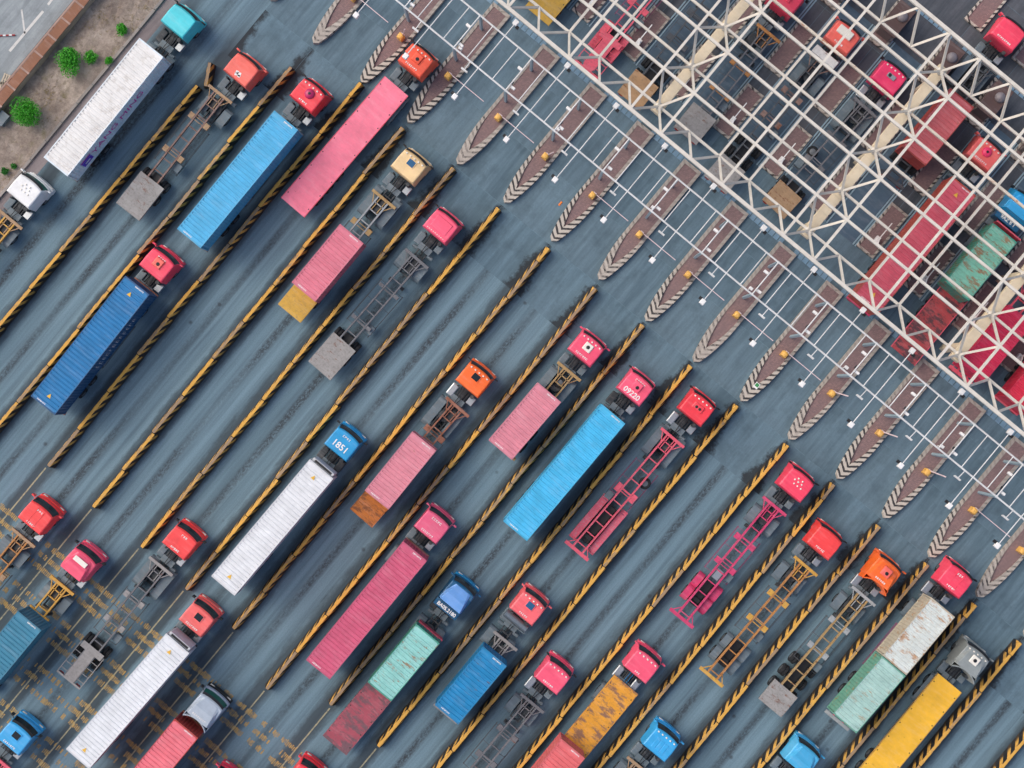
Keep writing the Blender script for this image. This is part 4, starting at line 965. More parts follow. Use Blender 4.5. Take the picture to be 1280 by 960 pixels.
# --- cream cab
cab((512, 206.5), 'cream', 'cream coloured truck with blue glass roof hatch', roof=[('hatch', plain('hatch_blue', (40, 92, 130), 0.2)), 'lamps'], axles=2, rearbits=0)
skel((481, 247.5), 'grey skeletal trailer with worn yellow rear deck behind the cream truck', 'steel', (361, 392.3), rear='deck', deckcol=decks['yellowplank'], deckL=2.2, bolsters=(3.0,), boltcol=TR['straw'])
box((438.7, 293.4), (380.3, 363.7), 'rosebox', 'short rose pink container ahead of a worn yellow deck', L=L20, H=H20, decal='white')
# --- hot pink cab
cab((552, 281.5), 'hotpink', 'plain hot pink truck with beaded rear roof edge', roof=['recess'], axles=1, rearbits=2)
skel((522, 322), 'grey skeletal trailer with plain grey rear deck behind the plain hot pink truck', 'grey', (398.5, 464), rear='deck', deckcol=TR['deckgrey'], deckL=3.15, bolsters=(3.6, 7.0), wings=0.3)
# --- left: trucks on the rumble strips
cab((45, 646), 'scarlet', 'scarlet truck with seamed roof nosing off the yellow rumble strips', roof=['seam', ('marks2', (3, 3)), ('marks', (5, 9))], axles=1, bumper=C['scarlet'])
skel((30, 671), 'orange brown skeletal trailer behind the scarlet seamed-roof truck', 'orange', boltcol=TR['tan'])
cab((99, 705), 'pinkroof', 'pink truck with white panel on its sloped roof', roof=[('wedge', C['hotpink']), 'plate', ('marks', (7, 57))], axles=1)
skel((78.5, 730.5), 'yellow skeletal trailer carrying the blue grey container', 'yellow', bolsters=(3.2,), guards=True)
box((37, 775.8), None, 'bluegrey', 'short blue grey container behind the pink wedge-roofed truck', L=L20, H=HHC, decal='white')
cab((225.5, 677.5), 'scarlet', 'scarlet truck towing the grey trailer with ladder-sided tail', roof=[('marks2', (3, 13)), ('marks', (5, 15))], axles=2, rearbits=0)
skel((202, 706.5), 'grey skeletal trailer with ladder-sided tail over the rumble strips', 'grey', (86, 849), rear='ladder', deckcol=TR['greyl'], deckL=3.3, bolsters=(3.6, 6.1), axles=(8.6, 9.9), boltcol=TR['greyl'])
cab((246.5, 774), 'salmon', 'salmon red truck with dark square roof hatch', roof=['hatch', ('marks', (7, 17))], axles=1)
box((224, 802), (95, 951), 'white3', 'long clean white container lying across the yellow rumble strips', H=HHC, trailer='dark', tlabel='trailer hidden under the clean white container on the rumble strips', decal='tri', reefer=True)
cab((257, 887), 'silver', 'silver truck with green windscreen and swept roof fairing', roof=[('fair', C['silver']), ('marks', (8, 19))], axles=1, screen=greenglass, bumper=blackp)
box((233, 910.5), None, 'redbox', 'faded red container behind the silver truck', H=HHC, trailer='brown', tlabel='trailer under the faded red container behind the silver truck', decal='white')
cab((18.5, 922), 'skyblue', 'bright blue truck with dark hatch in front of a pink trailer', roof=['hatch', ('marks', (7, 23))], axles=1)
skel((2, 951), 'pink skeletal trailer behind the bright blue truck with dark hatch', 'pink')
cab((380, 975), 'red', 'red truck nosing onto the yellow lines behind the rusty red deck', roof=['seam'], axles=1)
cab((276, 985), 'crimson', 'crimson truck beside the faded red container, mostly out of view', roof=['pod'], axles=1)
# --- 1851 and neighbours
cab((428.5, 554), 'blue', 'blue truck with number 1851 on its roof', roof=[('text', ('1851', 0.75, -0.35, ROOF_Z + 0.003, None)), ('marks2', (4, 25))], axles=1, bumper=C['blue'], rearbits=1, tanks='dark')
box((402.5, 585.5), (278, 733), 'white2', 'long white container behind the blue truck numbered 1851', H=HHC, trailer='grey', tlabel='trailer hidden under the white container behind the 1851 truck', decal='tri', reefer=True)
cab((593, 474), 'orange', 'orange truck with dark square roof hatch', roof=['hatch', 'lamps'], axles=2, tanks='alum', rearbits=0)
skel((573, 507.5), 'brown skeletal trailer with rusty orange rear deck behind the dark-hatch orange truck', 'brown', (451, 648), rear='deck', deckcol=decks['rustorange'], deckL=2.2, bolsters=(3.0,))
box((530.5, 551), (470.5, 625.3), 'pinkbox', 'short dusty pink container ahead of a rusty orange deck', L=L20, H=H20, decal='white')
cab((541, 657.5), 'rose', 'dusty rose truck with rows of white roof lettering', roof=[('marks', (7, 27)), ('marks2', (5, 59))], axles=1)
box((518.5, 689.5), (397.8, 836.5), 'raspberry', 'long raspberry red container behind the dusty rose truck', H=HHC, trailer='rust', tlabel='trailer hidden under the long raspberry container', decal='white')
cab((572, 745), 'deepblue', 'blue truck with pale blue wedge fairing and white numbered rear board', roof=[('wedge', C['pale_blue']), ('slab', C['deepblue']), ('text', ('BA0S.2180', 0.42, -1.43, 2.356, None)), ('marks', (9, 29))], axles=1, tanks='dark', bumper=C['blue'])
s_, t_ = ST(537, 789, 1.5); s2_, t2_ = ST(417.5, 932.5, 1.5); yw = math.atan2(-(t_ - t2_), s_ - s2_)
flatbed(s_, t_, round(s_ - s2_, 1), decks['rustred'], decks['rustred'], 'rusty dark red flatbed trailer behind the blue wedge-fairing truck', yaw=yw, bulk=TR['pink'], axles=(7.8, 9.0, 10.2))
box((535, 792), (474, 865), 'tealbox', 'short rusty teal container on the rusty dark red flatbed', L=L20, H=H20, z=1.51)
# --- silver tank cab
cab((661, 759.5), 'rosered', 'rose red truck with silver cylinder tank behind its cab', roof=[('hatch', plain('hatch_blue', (40, 92, 130), 0.2)), 'lamps', ('marks', (5, 31)), 'tank'], axles=1)
skel((633, 800), 'grey trailer under the short blue container with brown roof stains', 'greyl', L=7.9, axles=(5.3, 6.6), bolsters=(), guards=False)
box((617.5, 822), (559.5, 892), 'blue20', 'short blue container with brown roof stains behind the silver-tank truck', L=L20, H=H20, decal='white')
# --- white hatch
cab((734, 435.5), 'pinkroof', 'pink truck with white square roof hatch', roof=['whitehatch', 'lamps', ('marks', (7, 33))], axles=2, rearbits=2)
skel((712.5, 463), 'straw coloured short trailer with spare wheel behind the white-hatch pink truck', 'straw', L=8.6, axles=(6.0, 7.3), bolsters=(), guards=False, spare=(1.3, 0.0))
box((685.3, 492.3), (626.9, 560.8), 'pinkbox', 'short dusty pink container between the white-hatch truck and open lane', L=L20, H=H20, decal='white')
# --- 09220
cab((795.6, 484.5), 'hotpink', 'hot pink truck with number 09220 on its roof', roof=['pod', ('text', ('09220', 0.62, -0.62, ROOF_Z + 0.003, None)), ('marks2', (5, 35))], axles=1, tanks='dark')
box((767, 517.5), (644, 664), 'sky2', 'long bright blue container behind the pink truck numbered 09220', H=HHC, trailer='dark', tlabel='trailer hidden under the bright blue container behind the 09220 truck', decal='white')
# --- long pink skeletal
cab((872.5, 510), 'red', 'red truck with twin round roof vents and long grey wheel covers', roof=['vents2', 'lamps'], axles=2, tanks='alum', rearbits=0)
pk, _ = skel((842, 546), 'pink skeletal trailer with long stained wheel covers and spare wheel', 'pink', (719.7, 690), bolsters=(6.0,), axles=(8.1, 9.4, 10.7), wings=0.75, spare=(4.4, -0.7))
for sg in (1, -1): ob('wheel_cover', cm('lcov', lambda: MB().box(-2.1, 2.1, -0.31, 0.31, 0.98, 1.06).box(-2.25, -2.1, -0.31, 0.31, 0.75, 1.03).box(2.1, 2.25, -0.31, 0.31, 0.75, 1.03).mesh('wheel_cover', bevel=0.03)), paint('cover_pink', (216, 92, 112), 0.6, 0.9, 0.25, (150, 140, 140), (176, 150, 156), 1.4), pk, (-9.4, sg * 0.97, 0))
# --- magenta skeletal
cab((997, 605), 'crimson', 'crimson truck with scattered white roof lamps', roof=['spots'], axles=1, rearbits=2)
mg_, _ = skel((969.5, 631.5), 'magenta skeletal trailer with magenta wheel covers behind the scattered-lamp truck', 'magenta', (850.5, 775), bolsters=(3.9, 6.4), axles=(8.7, 10.0), covers=TR['magenta'], boltcol=TR['magenta'])
ob('control_box', cm('cbx', lambda: MB().box(-0.45, 0.45, -0.3, 0.3, 1.0, 1.3).mesh('control_box', bevel=0.02)), alum, mg_, (-7.35, 0, 0))
# --- orange skeletal
cab((1032, 677.5), 'scarlet', 'scarlet truck towing the open orange skeletal trailer', roof=[('marks', (5, 37)), 'seam0'], axles=1, rearbits=0)
skel((1008.6, 706.5), 'orange skeletal trailer with orange wheel stays behind the plain scarlet truck', 'orange', (888, 848), bolsters=(3.6, 6.2), boltcol=TR['yellow'], axles=(8.9, 10.2), covers=greym)
# --- curved-fairing orange cab
cab((1106, 716), 'orange', 'orange truck with curved rear fairing and pink roof pod', roof=[('fair', C['orange']), ('pod', C['coral']), ('marks', (6, 39))], axles=1, tanks='alum', rearbits=0)
skel((1081, 744), 'straw and grey skeletal trailer with grey rear deck behind the curved-fairing orange truck', 'straw', (962.5, 885), rear='deck', deckcol=TR['deckgrey'], deckL=2.1, bolsters=(3.2, 5.9), boltcol=TR['steel'], axles=(7.6, 8.9, 10.2))
# --- two short boxes
cab((1195.5, 725.5), 'crimson', 'crimson truck pulling two short rusty containers', roof=['seam', ('marks', (5, 41)), ('marks2', (3, 43))], axles=1, tanks='alum', rearbits=0)
box((1178.5, 760), (1119, 831), 'whiterust', 'short rust-streaked white container ahead of a green one', L=L20, H=H20)
box((1115.5, 835), (1058, 902), 'greenrust', 'short rust-spotted green container behind a white one', L=L20, H=H20)
s_, t_ = ST(1178.5, 760, DECK + H20); skeletal(s_ + 0.1, t_, 12.6, TR['magenta'], 'magenta trailer under the white and green short containers', boltcol=TR['steel'])
# --- yellow flatbed
cab((1216, 826), 'grey', 'grey truck with white roof hatch and swept rear fairing', roof=[('fair', C['grey']), 'whitehatch', 'lamps'], axles=2, rearbits=2)
s_, t_ = ST(1187.5, 853.8, 1.5)
flatbed(s_, t_, 13.0, decks['yellow'], TR['yellow'], 'empty smooth yellow flatbed trailer behind the grey truck')
# --- bottom row
cab((692, 846), 'hotpink', 'hot pink truck with roof lamp row towing a bare grey trailer', roof=['lamps', ('marks', (6, 47))], axles=1, tanks='alum', rearbits=2)
skel((666.5, 878), 'bare grey skeletal trailer behind the hot pink lamp-row truck', 'grey', bolsters=(3.3, 6.0))
cab((803.5, 832), 'hotpink', 'hot pink truck with roof lamp row ahead of the rusty yellow flatbed', roof=['lamps', ('marks', (3, 49))], axles=1, tanks='alum', rearbits=3)
s_, t_ = ST(783, 855.8, 1.5)
flatbed(s_, t_, 13.0, decks['rustyellow'], decks['rustyellow'], 'rusty yellow flatbed trailer with worn plating')
box((716.6, 935.8), None, 'salmonbox', 'salmon pink container on the rear of the rusty yellow flatbed', L=L20, H=H20, z=1.51, decal='white')
cab((827, 930), 'skyblue', 'bright blue truck with ribbed roof panels in front of a tan trailer', roof=['ribs', 'lamps'], axles=1, rearbits=2)
skel((800, 957), 'tan skeletal trailer behind the blue truck with ribbed roof', 'tan')
cab((1004, 948), 'lightblue', 'light blue truck with flat roof panel, alone in its lane', roof=['recess0', ('wedge', C['lightblue'])], axles=1)
# --- under and beyond the canopy
skel((857, -64), 'pink trailer with pink tail deck under the canopy edge', 'pink', (735, 84), rear='ladder', deckcol=TR['pink'], deckL=3.0, bolsters=(3.6, 6.1), covers=TR['pink'])
s_, t_ = ST(671, 20, 1.5); flatbed(s_ + 12.5, t_, 12.5, decks['yellowplank'], decks['yellowplank'], 'worn yellow flatbed trailer at the canopy edge, its tail in view')
skel((908, -22), 'dark skeletal trailer with tan tail deck under the canopy', 'dark', (786, 126), rear='deck', deckcol=TR['decktan'], deckL=2.4)
cab((984, -3), 'crimson', 'crimson truck under the canopy, at the top edge of the lanes', roof=['pod'], axles=1)
skel((962, 40), 'rust grey skeletal trailer with holed grey tail deck under the canopy', 'grey', (856, 170), rear='deck', deckcol=TR['deckgrey'], deckL=2.6, boltcol=TR['orange'])
cab((1055, 45), 'coral', 'coral orange truck with white cooler on its roof, under the canopy', roof=['ac', ('marks', (5, 51))], axles=1)
sk_, _ = skel((1027, 76), 'dark skeletal trailer with grey tail deck behind the white-cooler truck', 'dark', (894, 231), rear='deck', deckcol=TR['deckgrey'], deckL=2.4, boltcol=TR['rust'])
ob('front_locker', cm('flock', lambda: MB().box(-0.35, 0.35, -1.15, 1.15, DECK, 2.0).mesh('front_locker', bevel=0.03)), paint('locker_white', (222, 224, 220), 0.5, 0.5, 0.2), sk_, (0.3, 0, 0))
cab((1113, 96), 'magenta', 'magenta pink truck with grey cooler on its roof, under the canopy', roof=['acsmall', 'lamps'], axles=2, tanks='alum')
skel((1083, 133), 'grey skeletal trailer with spare wheel and tan tail deck under the canopy', 'grey', (966, 262), rear='deck', deckcol=TR['tan'], deckL=2.2, spare=(5.6, 0.75))
cab((1262, 41), 'crimson', 'crimson truck standing beyond the canopy between far islands', roof=['spots0', ('marks', (8, 53))], axles=2, tanks='grey')
box((1203, 122), None, 'brickred', 'short brick red container under the canopy beside a cream beam', L=L20, H=H20)
s_, t_ = ST(1234, 80, DECK); skeletal(s_, t_, 12.3, TR['dark'], 'dark trailer under the short brick red container below the canopy')
cab((1232, 191), 'salmon', 'salmon truck with round magenta dome and white letters, under the canopy', roof=[('dome', C['magenta']), ('marks', (8, 55)), 'lamps'], axles=1)
box((1205.5, 232.5), None, 'red40', 'long dark red container under the canopy grid', H=HHC, trailer='magenta', tlabel='trailer hidden under the long dark red container below the canopy', decal='tri')
cab((1277, 258), 'blue', 'blue truck with numbered dark rear board, half out of view under the canopy', roof=[('wedge', C['skyblue']), ('slab', C['deepblue']), ('text', ('9AZ 8 1', 0.42, -1.43, 2.356, None))], axles=1, bumper=C['blue'])
s_, t_ = ST(1256, 291, 1.5); flatbed(s_, t_, round(s_ - ST(1127, 443, 1.5)[0], 1), decks['redpatch'], TR['pink'], 'patchy rust red flatbed trailer sticking out from under the canopy', bulk=TR['pink'], axles=(7.8, 9.0, 10.2))
box((1254, 294), (1199, 361), 'tealrust2', 'short teal container with rust streaks under the canopy', L=L20, H=H20, z=1.51)
s_, t_ = ST(1216, 466, DECK + H20)
container(s_ + L20, t_, L20, H20, BX['brightpink'], 'bright pink container under the canopy beside the right-hand cream beam', DECK); skeletal(s_ + 9.0, t_, 9.4, TR['pink'], 'pink trailer hidden under the bright pink container below the canopy', axles=(6.6, 7.9))
s_, t_ = ST(1271, 507, DECK + H20)
container(s_ + L40, t_, L40, H20, BX['red13'], 'vivid red container under the canopy corner, mostly out of view', DECK); skeletal(s_ + L40 + 0.1, t_, 12.4, TR['pink'], 'trailer hidden under the vivid red container at the canopy corner')
# ------------------------------------------------------------------ gate canopy: bare space frame on cream beams
steel = paint('canopy_white', (217, 212, 199), 0.5, 0.25, 0.0, dirtc=(196, 184, 160)); steel_r = paint('canopy_rusty', (224, 214, 195), 0.55, 0.3, 0.5, (168, 96, 48))
cream = paint('beam_cream', (226, 211, 180), 0.55, 0.3, 0.0, dirtc=(200, 176, 136), scale=0.7)
ZT, ZB = 8.8, 6.4
o_s, o_t = ST(787.5, 136, ZT)                     # top node n4 on the front edge
e_s, e_t = ST(1206.5, 485, ZT)                    # top node n15
MT = (e_t - o_t) / 11.0
MS = (ST(1229, 74, ZT)[0] - o_s) / 5.0
print('canopy modules', MT, MS)
can = empty('gate_canopy', o_s, o_t); tag(can, 'bare white steel space-frame canopy with cream beams over the gate lanes', 'canopy')
K0, K1 = -1, 19                                   # top node indices along t (n4 is index 4)
def node_top(i, j): return (j * MS, -(i - 4) * MT, ZT)          # local: x = s, y = -t
def node_bot(i, j): return ((j + 0.5) * MS, -(i - 3.5) * MT, ZB)
def member(name, a, b, w, m=steel): return ob(name, MB().bar(a, b, w, w).mesh(name), m, can)
for j in range(6):
    mb_ = ob('top_chord', MB().bar(node_top(K0, j), node_top(K1, j), 0.28 if j in (0, 5) else 0.21, 0.26).mesh('top_chord'), steel, can)
for j in range(5):
    ob('bottom_chord', MB().bar(node_bot(K0, j), node_bot(K1 - 1, j), 0.2, 0.22).mesh('bottom_chord'), steel_r if j == 3 else steel, can)
for i in range(K0, K1 + 1):
    if i % 5 in (4, 0, 2):
        a, b = node_top(i, 0), node_top(i, 5); ob('top_tie', MB().bar((a[0], a[1], ZT), (b[0], b[1], ZT), 0.2, 0.2).mesh('top_tie'), steel, can)
for i in range(K0, K1):
    if i % 5 in (1, 2):
        a, b = node_bot(i, 0), node_bot(i, 4); ob('bottom_tie', MB().bar((a[0], a[1], ZB + 0.03), (b[0], b[1], ZB + 0.03), 0.2, 0.18).mesh('bottom_tie'), steel, can)
    if i % 5 == 4:
        a, b = node_bot(i, 0), node_bot(i, 4)
        ob('cream_beam', MB().box(a[0] - 0.5, b[0] + 0.5, a[1] - 0.42, a[1] + 0.42, ZB - 0.75, ZB - 0.13).mesh('cream_beam', bevel=0.02), cream, can)
        for xx in (a[0] + 0.8, (a[0] + b[0]) / 2, b[0] - 0.8): ob('column', MB().box(xx - 0.25, xx + 0.25, a[1] - 0.25, a[1] + 0.25, 0, ZB - 0.75).mesh('column'), cream, can)
def web(a, b):
    ob('web_brace', MB().bar(a, b, 0.18, 0.18).mesh('web_brace'), steel, can)
for i in range(K0, K1):
    for (jt, jb) in ((0, 0), (5, 4)):
        web(node_top(i, jt), node_bot(i, jb)); web(node_top(i + 1, jt), node_bot(i, jb))
    if i % 5 == 4:
        for j in range(5):
            for jj in (j, j + 1):
                if (jj, j) in ((0, 0), (5, 4)): continue
                web(node_top(i, jj), node_bot(i, j)); web(node_top(i + 1, jj), node_bot(i, j))
        for j in range(5): ob('node_plate', cm('nplate', lambda: MB().lathe([(0.32, -0.1), (0.32, 0.14), (0.2, 0.18)], 10).mesh('node_plate')), steel, can, node_bot(i, j))

# ------------------------------------------------------------------ camera gantry in front of the canopy
GZ = 5.0
gsA = ST(760, 219, GZ)[0]; gsB = ST(763, 154, GZ)[0]
gwhite = paint('gantry_white', (222, 224, 222), 0.5, 0.2, 0.0)
gan = empty('camera_gantry', gsA, 0); tag(gan, 'white pipe gantry with cameras spanning the islands in front of the canopy', 'gantry')
dB = gsB - gsA
tA, tB_ = axis_t(0), axis_t(17)
for ds in (0, dB): ob('pipe', MB().tube((ds, -tA, GZ), (ds, -tB_, GZ), 0.075, 8).mesh('pipe'), gwhite, gan)
camw = plain('camera_white', (236, 236, 232), 0.4, 0, 0.08)
for k in range(1, 17):
    t = ISL_T[k] - 0.25
    for ds in (0, dB): ob('post', cm('gpost', lambda: MB().box(-0.1, 0.1, -0.1, 0.1, 0.2, GZ).mesh('post')), plain('post_blue_grey', (150, 172, 180), 0.5) if 'post_blue_grey' not in MATS else MATS['post_blue_grey'], gan, (ds, -t, 0))
    ob('tie_pipe', cm('gtie', lambda: MB().tube((0, 0, GZ), (dB, 0, GZ), 0.055, 8).mesh('tie_pipe')), gwhite, gan, (0, -t, 0.02))
    for fr, a, b in ((0.26, 0, dB), (0.5, -2.9, dB + 1.3), (0.78, 0, dB)):
        tt = t + LANE * fr
        ob('tie_pipe', cm('gt%.2f' % fr, lambda: MB().tube((a, 0, GZ), (b, 0, GZ), 0.042, 8).mesh('tie_pipe')), gwhite, gan, (0, -tt, 0.03))
    tt = t + LANE * 0.34
    ob('drop_bracket', cm('gdrop', lambda: MB().bar((0, 0, GZ), (-0.75, 0, GZ - 0.25), 0.06).bar((-0.75, -0.3, GZ - 0.25), (-0.75, 0.3, GZ - 0.25), 0.05).box(-0.85, -0.75, -0.3, 0.3, GZ - 0.6, GZ - 0.3).mesh('drop_bracket')), gwhite, gan, (0, -tt, 0))
    tt = t + LANE * 0.5
    for xx, rr in ((-2.95, 0), (dB + 1.35, 0)):
        ob('camera_head', cm('gcam', lambda: MB().box(-0.22, 0.22, -0.2, 0.2, GZ - 0.3, GZ + 0.16).mesh('camera_head', bevel=0.03)), camw, gan, (xx, -tt, 0))
        ob('camera_lens', cm('glens', lambda: MB().box(-0.12, 0.12, -0.14, 0.14, GZ - 0.3, GZ - 0.02).mesh('camera_lens')), blackp, gan, (xx + (0.15 if xx < 0 else -0.2), -tt + (0.3 if xx < 0 else -0.3), 0))
    for xx, yy in ((0.55, 0.3), (2.1, -0.25)):
        ob('camera_head', cm('gcam2', lambda: MB().box(-0.11, 0.11, -0.2, 0.2, GZ - 0.45, GZ - 0.08).mesh('camera_head', bevel=0.03)), camw, gan, (xx, -t - yy, 0))
    ob('camera_lens', cm('glens2', lambda: MB().box(-0.12, 0.12, -0.1, 0.1, GZ - 0.45, GZ - 0.1).mesh('camera_lens')), blackp, gan, (0.85, -t, 0))

# ------------------------------------------------------------------ boom gates on the islands
byel = paint('gate_yellow', (240, 186, 92), 0.5, 0.25); boomw = paint('boom_white', (226, 206, 206), 0.5, 0.2, dirtc=(200, 120, 120))
gate_desc = {k: v for k, v in ISL_WORN.items()}
for k in range(1, 17):
    s = ISL0 + 4.85; t = ISL_T[k] + 0.2
    e = empty('boom_gate', s, t, 0.25); tag(e, 'yellow boom gate on the island ' + gate_desc[k], 'boom gate', 'boom gates on the islands')
    ob('cabinet', cm('bgc', lambda: MB().box(-0.24, 0.24, -0.24, 0.24, 0, 0.95).lathe([(0.26, 0.95), (0.24, 1.02), (0.12, 1.08)], 10).mesh('cabinet', bevel=0.05, seg=2)), byel, e)
    if k in (1, 3, 4, 6, 7, 8, 9, 10, 14): ob('boom', cm('boom', lambda: MB().bar((0.22, -0.1, 0.85), (0.22, -3.6, 0.88), 0.06, 0.09).box(0.1, 0.3, -0.2, 0.1, 0.75, 0.95).mesh('boom')), boomw, e)
    else: ob('boom', cm('boomup', lambda: MB().bar((0.22, -0.1, 0.85), (0.22, -0.55, 4.2), 0.06, 0.09).box(0.1, 0.3, -0.2, 0.1, 0.75, 0.95).mesh('boom')), boomw, e)
    if k in (3, 5, 7, 9, 11, 13):
        p = empty('island_post', s + 2.3, ISL_T[k] - 0.35, 0.25); tag(p, 'card reader post on the island ' + gate_desc[k], 'post', 'card reader posts')
        ob('stem', cm('crs', lambda: MB().tube((0, 0, 0), (0, 0, 1.2), 0.05, 8).mesh('stem')), camw, p); ob('reader', cm('crr', lambda: MB().box(-0.12, 0.12, -0.16, 0.16, 1.1, 1.5).mesh('reader', bevel=0.02)), camw, p)

# booths, arms and weighbridge strips under the canopy
for k in range(2, 17):
    e = empty('lane_arm', ISL0 + 17.0, ISL_T[k] + 0.1, 0.22); tag(e, 'small white arm post on an island beside ' + LN[k], 'post', 'arm posts under the canopy')
    ob('stem', cm('las', lambda: MB().tube((0, 0, 0), (0, 0, 1.1), 0.07, 8).box(-0.25, 0.25, -0.18, 0.18, 0.0, 0.5).mesh('stem')), camw, e)
    ob('arm', cm('laa', lambda: MB().bar((0, 0, 1.1), (1.6, 0.0, 1.15), 0.08, 0.1).bar((0, 0, 1.1), (-0.5, -0.2, 1.1), 0.12, 0.12).mesh('arm')), camw, e)
brownm = paint('booth_brown', (92, 70, 66), 0.7, 0.4); domem = plain('dome_grey', (128, 122, 124), 0.4)
for k in range(4, 15):
    e = empty('gate_booth', ISL0 + 31.3, ISL_T[k], 0.22); tag(e, 'brown roofed gate booth with grey dome beside ' + LN[k], 'booth', 'gate booths under the canopy')
    ob('cabin', cm('bcab', lambda: MB().box(-1.2, 1.2, -0.62, 0.62, 0, 2.3).mesh('cabin', bevel=0.02)), plain('booth_wall', (120, 112, 108), 0.6), e)
    ob('window', cm('bwin', lambda: MB().box(-0.9, 0.9, -0.635, 0.635, 1.0, 1.8).mesh('window')), glassm, e)
    ob('roof', cm('broof', lambda: MB().box(-1.4, 1.4, -0.8, 0.8, 2.3, 2.42).mesh('roof', bevel=0.02)), brownm, e)
    ob('dome', cm('bdome', lambda: MB().lathe([(0.45, 0), (0.43, 0.12), (0.33, 0.26), (0.15, 0.34), (0.03, 0.36)], 14).mesh('dome', smooth=True)), domem, e, (0.35, -0.2, 2.42))
bridge_m = paint('weighbridge_blue', (74, 98, 116), 0.5, 0.35, dirtc=(96, 112, 122), scale=0.8); railb = plain('weigh_rail', (140, 166, 178), 0.5)
for k in range(2, 16):
    tm = (ISL_T[k] + ISL_T[k + 1]) / 2
    e = empty('weighbridge', ISL0 + 23.0, tm, 0); tag(e, 'blue steel weighbridge with pale edge rails in ' + LN[k], 'weighbridge', 'weighbridges in the canopy lanes')
    for i in range(5): ob('plate', cm('wbp', lambda: MB().box(-1.48, 1.48, -1.3, 1.3, 0.0, 0.035).mesh('plate')), bridge_m, e, (-6 + 3 * i, 0, 0))
    for sg in (1, -1): ob('edge_rail', cm('wbr', lambda: MB().box(-7.5, 7.5, -0.06, 0.06, 0, 0.09).mesh('edge_rail')), railb, e, (0, sg * 1.4, 0)); ob('edge_rail', CACHE['wbr'], railb, e, (0, sg * 1.62, 0))
grate_m = paint('drain_blue', (116, 150, 172), 0.5, 0.4, dirtc=(70, 92, 108))
for row, so_ in enumerate((ST(656, 35, 0)[0] - ISL0, 33.9)):
    for k in range(1, 17):
        tm = (ISL_T[k] + ISL_T[k + 1]) / 2
        e = empty('drain_grating', ISL0 + so_, tm, 0.014); tag(e, ('pale blue %s-edge drain grating across ' % ('front' if row == 0 else 'far')) + LN[k], 'drain', 'drain gratings, %s row' % ('front' if row == 0 else 'far'))
        for i in range(8): ob('grate', cm('grt', lambda: MB().box(-0.26, 0.26, -0.2, 0.2, 0, 0.02).box(-0.26, -0.2, -0.22, 0.22, 0, 0.03).box(0.2, 0.26, -0.22, 0.22, 0, 0.03).mesh('grate')), grate_m, e, (0, -1.75 + 0.5 * i, 0))
sp_ = empty('orange_debris', *ST(700.5, 254.5, 0), 0.0); tag(sp_, 'small orange plastic piece lying on the lane', 'debris')
ob('plate', MB().box(-0.22, 0.22, -0.09, 0.09, 0.012, 0.07, tx=0.05, ty=0.02).mesh('plate', bevel=0.02), plain('debris_orange', (240, 130, 50), 0.5), sp_)
np_ = empty('nose_sign', *ST(946, 482, 0.5), 0.4); tag(np_, 'green and white sign plate on an island nose', 'sign')
ob('plate', MB().box(-0.25, 0.25, -0.2, 0.2, 0.0, 0.05).mesh('plate'), camw, np_); ob('green_panel', MB().box(-0.1, 0.2, -0.15, 0.15, 0.05, 0.056).mesh('green_panel'), plain('sign_green', (60, 140, 80), 0.5), np_)

# ------------------------------------------------------------------ verge, boundary wall and yard at the top left
def line_t(p): return ST(*p, 0)[1]
kt = (line_t((85, 141)) + line_t((20, 224)) + line_t((205, 0))) / 3 - 0.0      # kerb line of the verge
wt_r = line_t((124, 0)); wt_l = line_t((101, 0))                                # boundary wall right/left foot
print('verge', kt, wt_r, wt_l)
soil = mat_soil()
def strip_mesh(name, s0, s1, t0, t1, z, nx=60, ny=6, amp=0.0, seed=1):
    r = random.Random(seed); m = MB()
    for i in range(nx + 1):
        for j in range(ny + 1):
            zz = z + (r.uniform(-amp, amp) if 0 < j < ny else 0); m.v.append((s0 + (s1 - s0) * i / nx, -(t0 + (t1 - t0) * j / ny), zz))
    for i in range(nx):
        for j in range(ny): a = i * (ny + 1) + j; m.f.append((a, a + ny + 1, a + ny + 2, a + 1)); m.mi.append(0)
    return m.mesh(name)
verge = ob('verge', strip_mesh('verge', -70, 90, kt - 0.1, wt_r - 0.6, 0.12, 160, 10, 0.05), soil, None, (0, 0, 0), TH); tag(verge, kind='structure')
kc = mat_concrete('kerb_concrete', (128, 122, 118), (146, 140, 134))
ke = empty('verge_kerb', 0, kt); tag(ke, kind='structure')
for i in range(38): ob('kerb_stone', cm('kst', lambda: MB().box(-0.98, 0.98, -0.12, 0.12, -0.02, 0.22).mesh('kerb_stone', bevel=0.02)), kc, ke, (-22 + 2.0 * i, random.uniform(-0.02, 0.02), 0), random.uniform(-0.008, 0.008))
gut = ob('gutter', MB().quad([(-70, -kt - 0.13, 0), (90, -kt - 0.13, 0), (90, -kt - 1.15, 0), (-70, -kt - 1.15, 0)]).mesh('gutter'), mat_concrete('gutter_concrete', (112, 104, 106), (126, 118, 118)), None, (0, 0, 0.008), TH); tag(gut, kind='structure')
WH = 1.1
shift = 0.0
bw = empty('boundary_wall', 20, (wt_r + wt_l) / 2); tag(bw, 'long boundary wall with rust brown capping slabs beside the dry verge', 'wall')
ob('core', MB().box(-60, 60, -0.38, 0.38, 0, WH).mesh('core'), mat_concrete('wall_render', (146, 134, 120), (160, 148, 134)), bw)
capm = paint('cap_rust', (142, 98, 74), 0.8, 0.6, 0.25, (120, 70, 48), (128, 96, 78), 1.0)
ledgem = mat_concrete('ledge_pink', (150, 126, 116), (164, 140, 128))
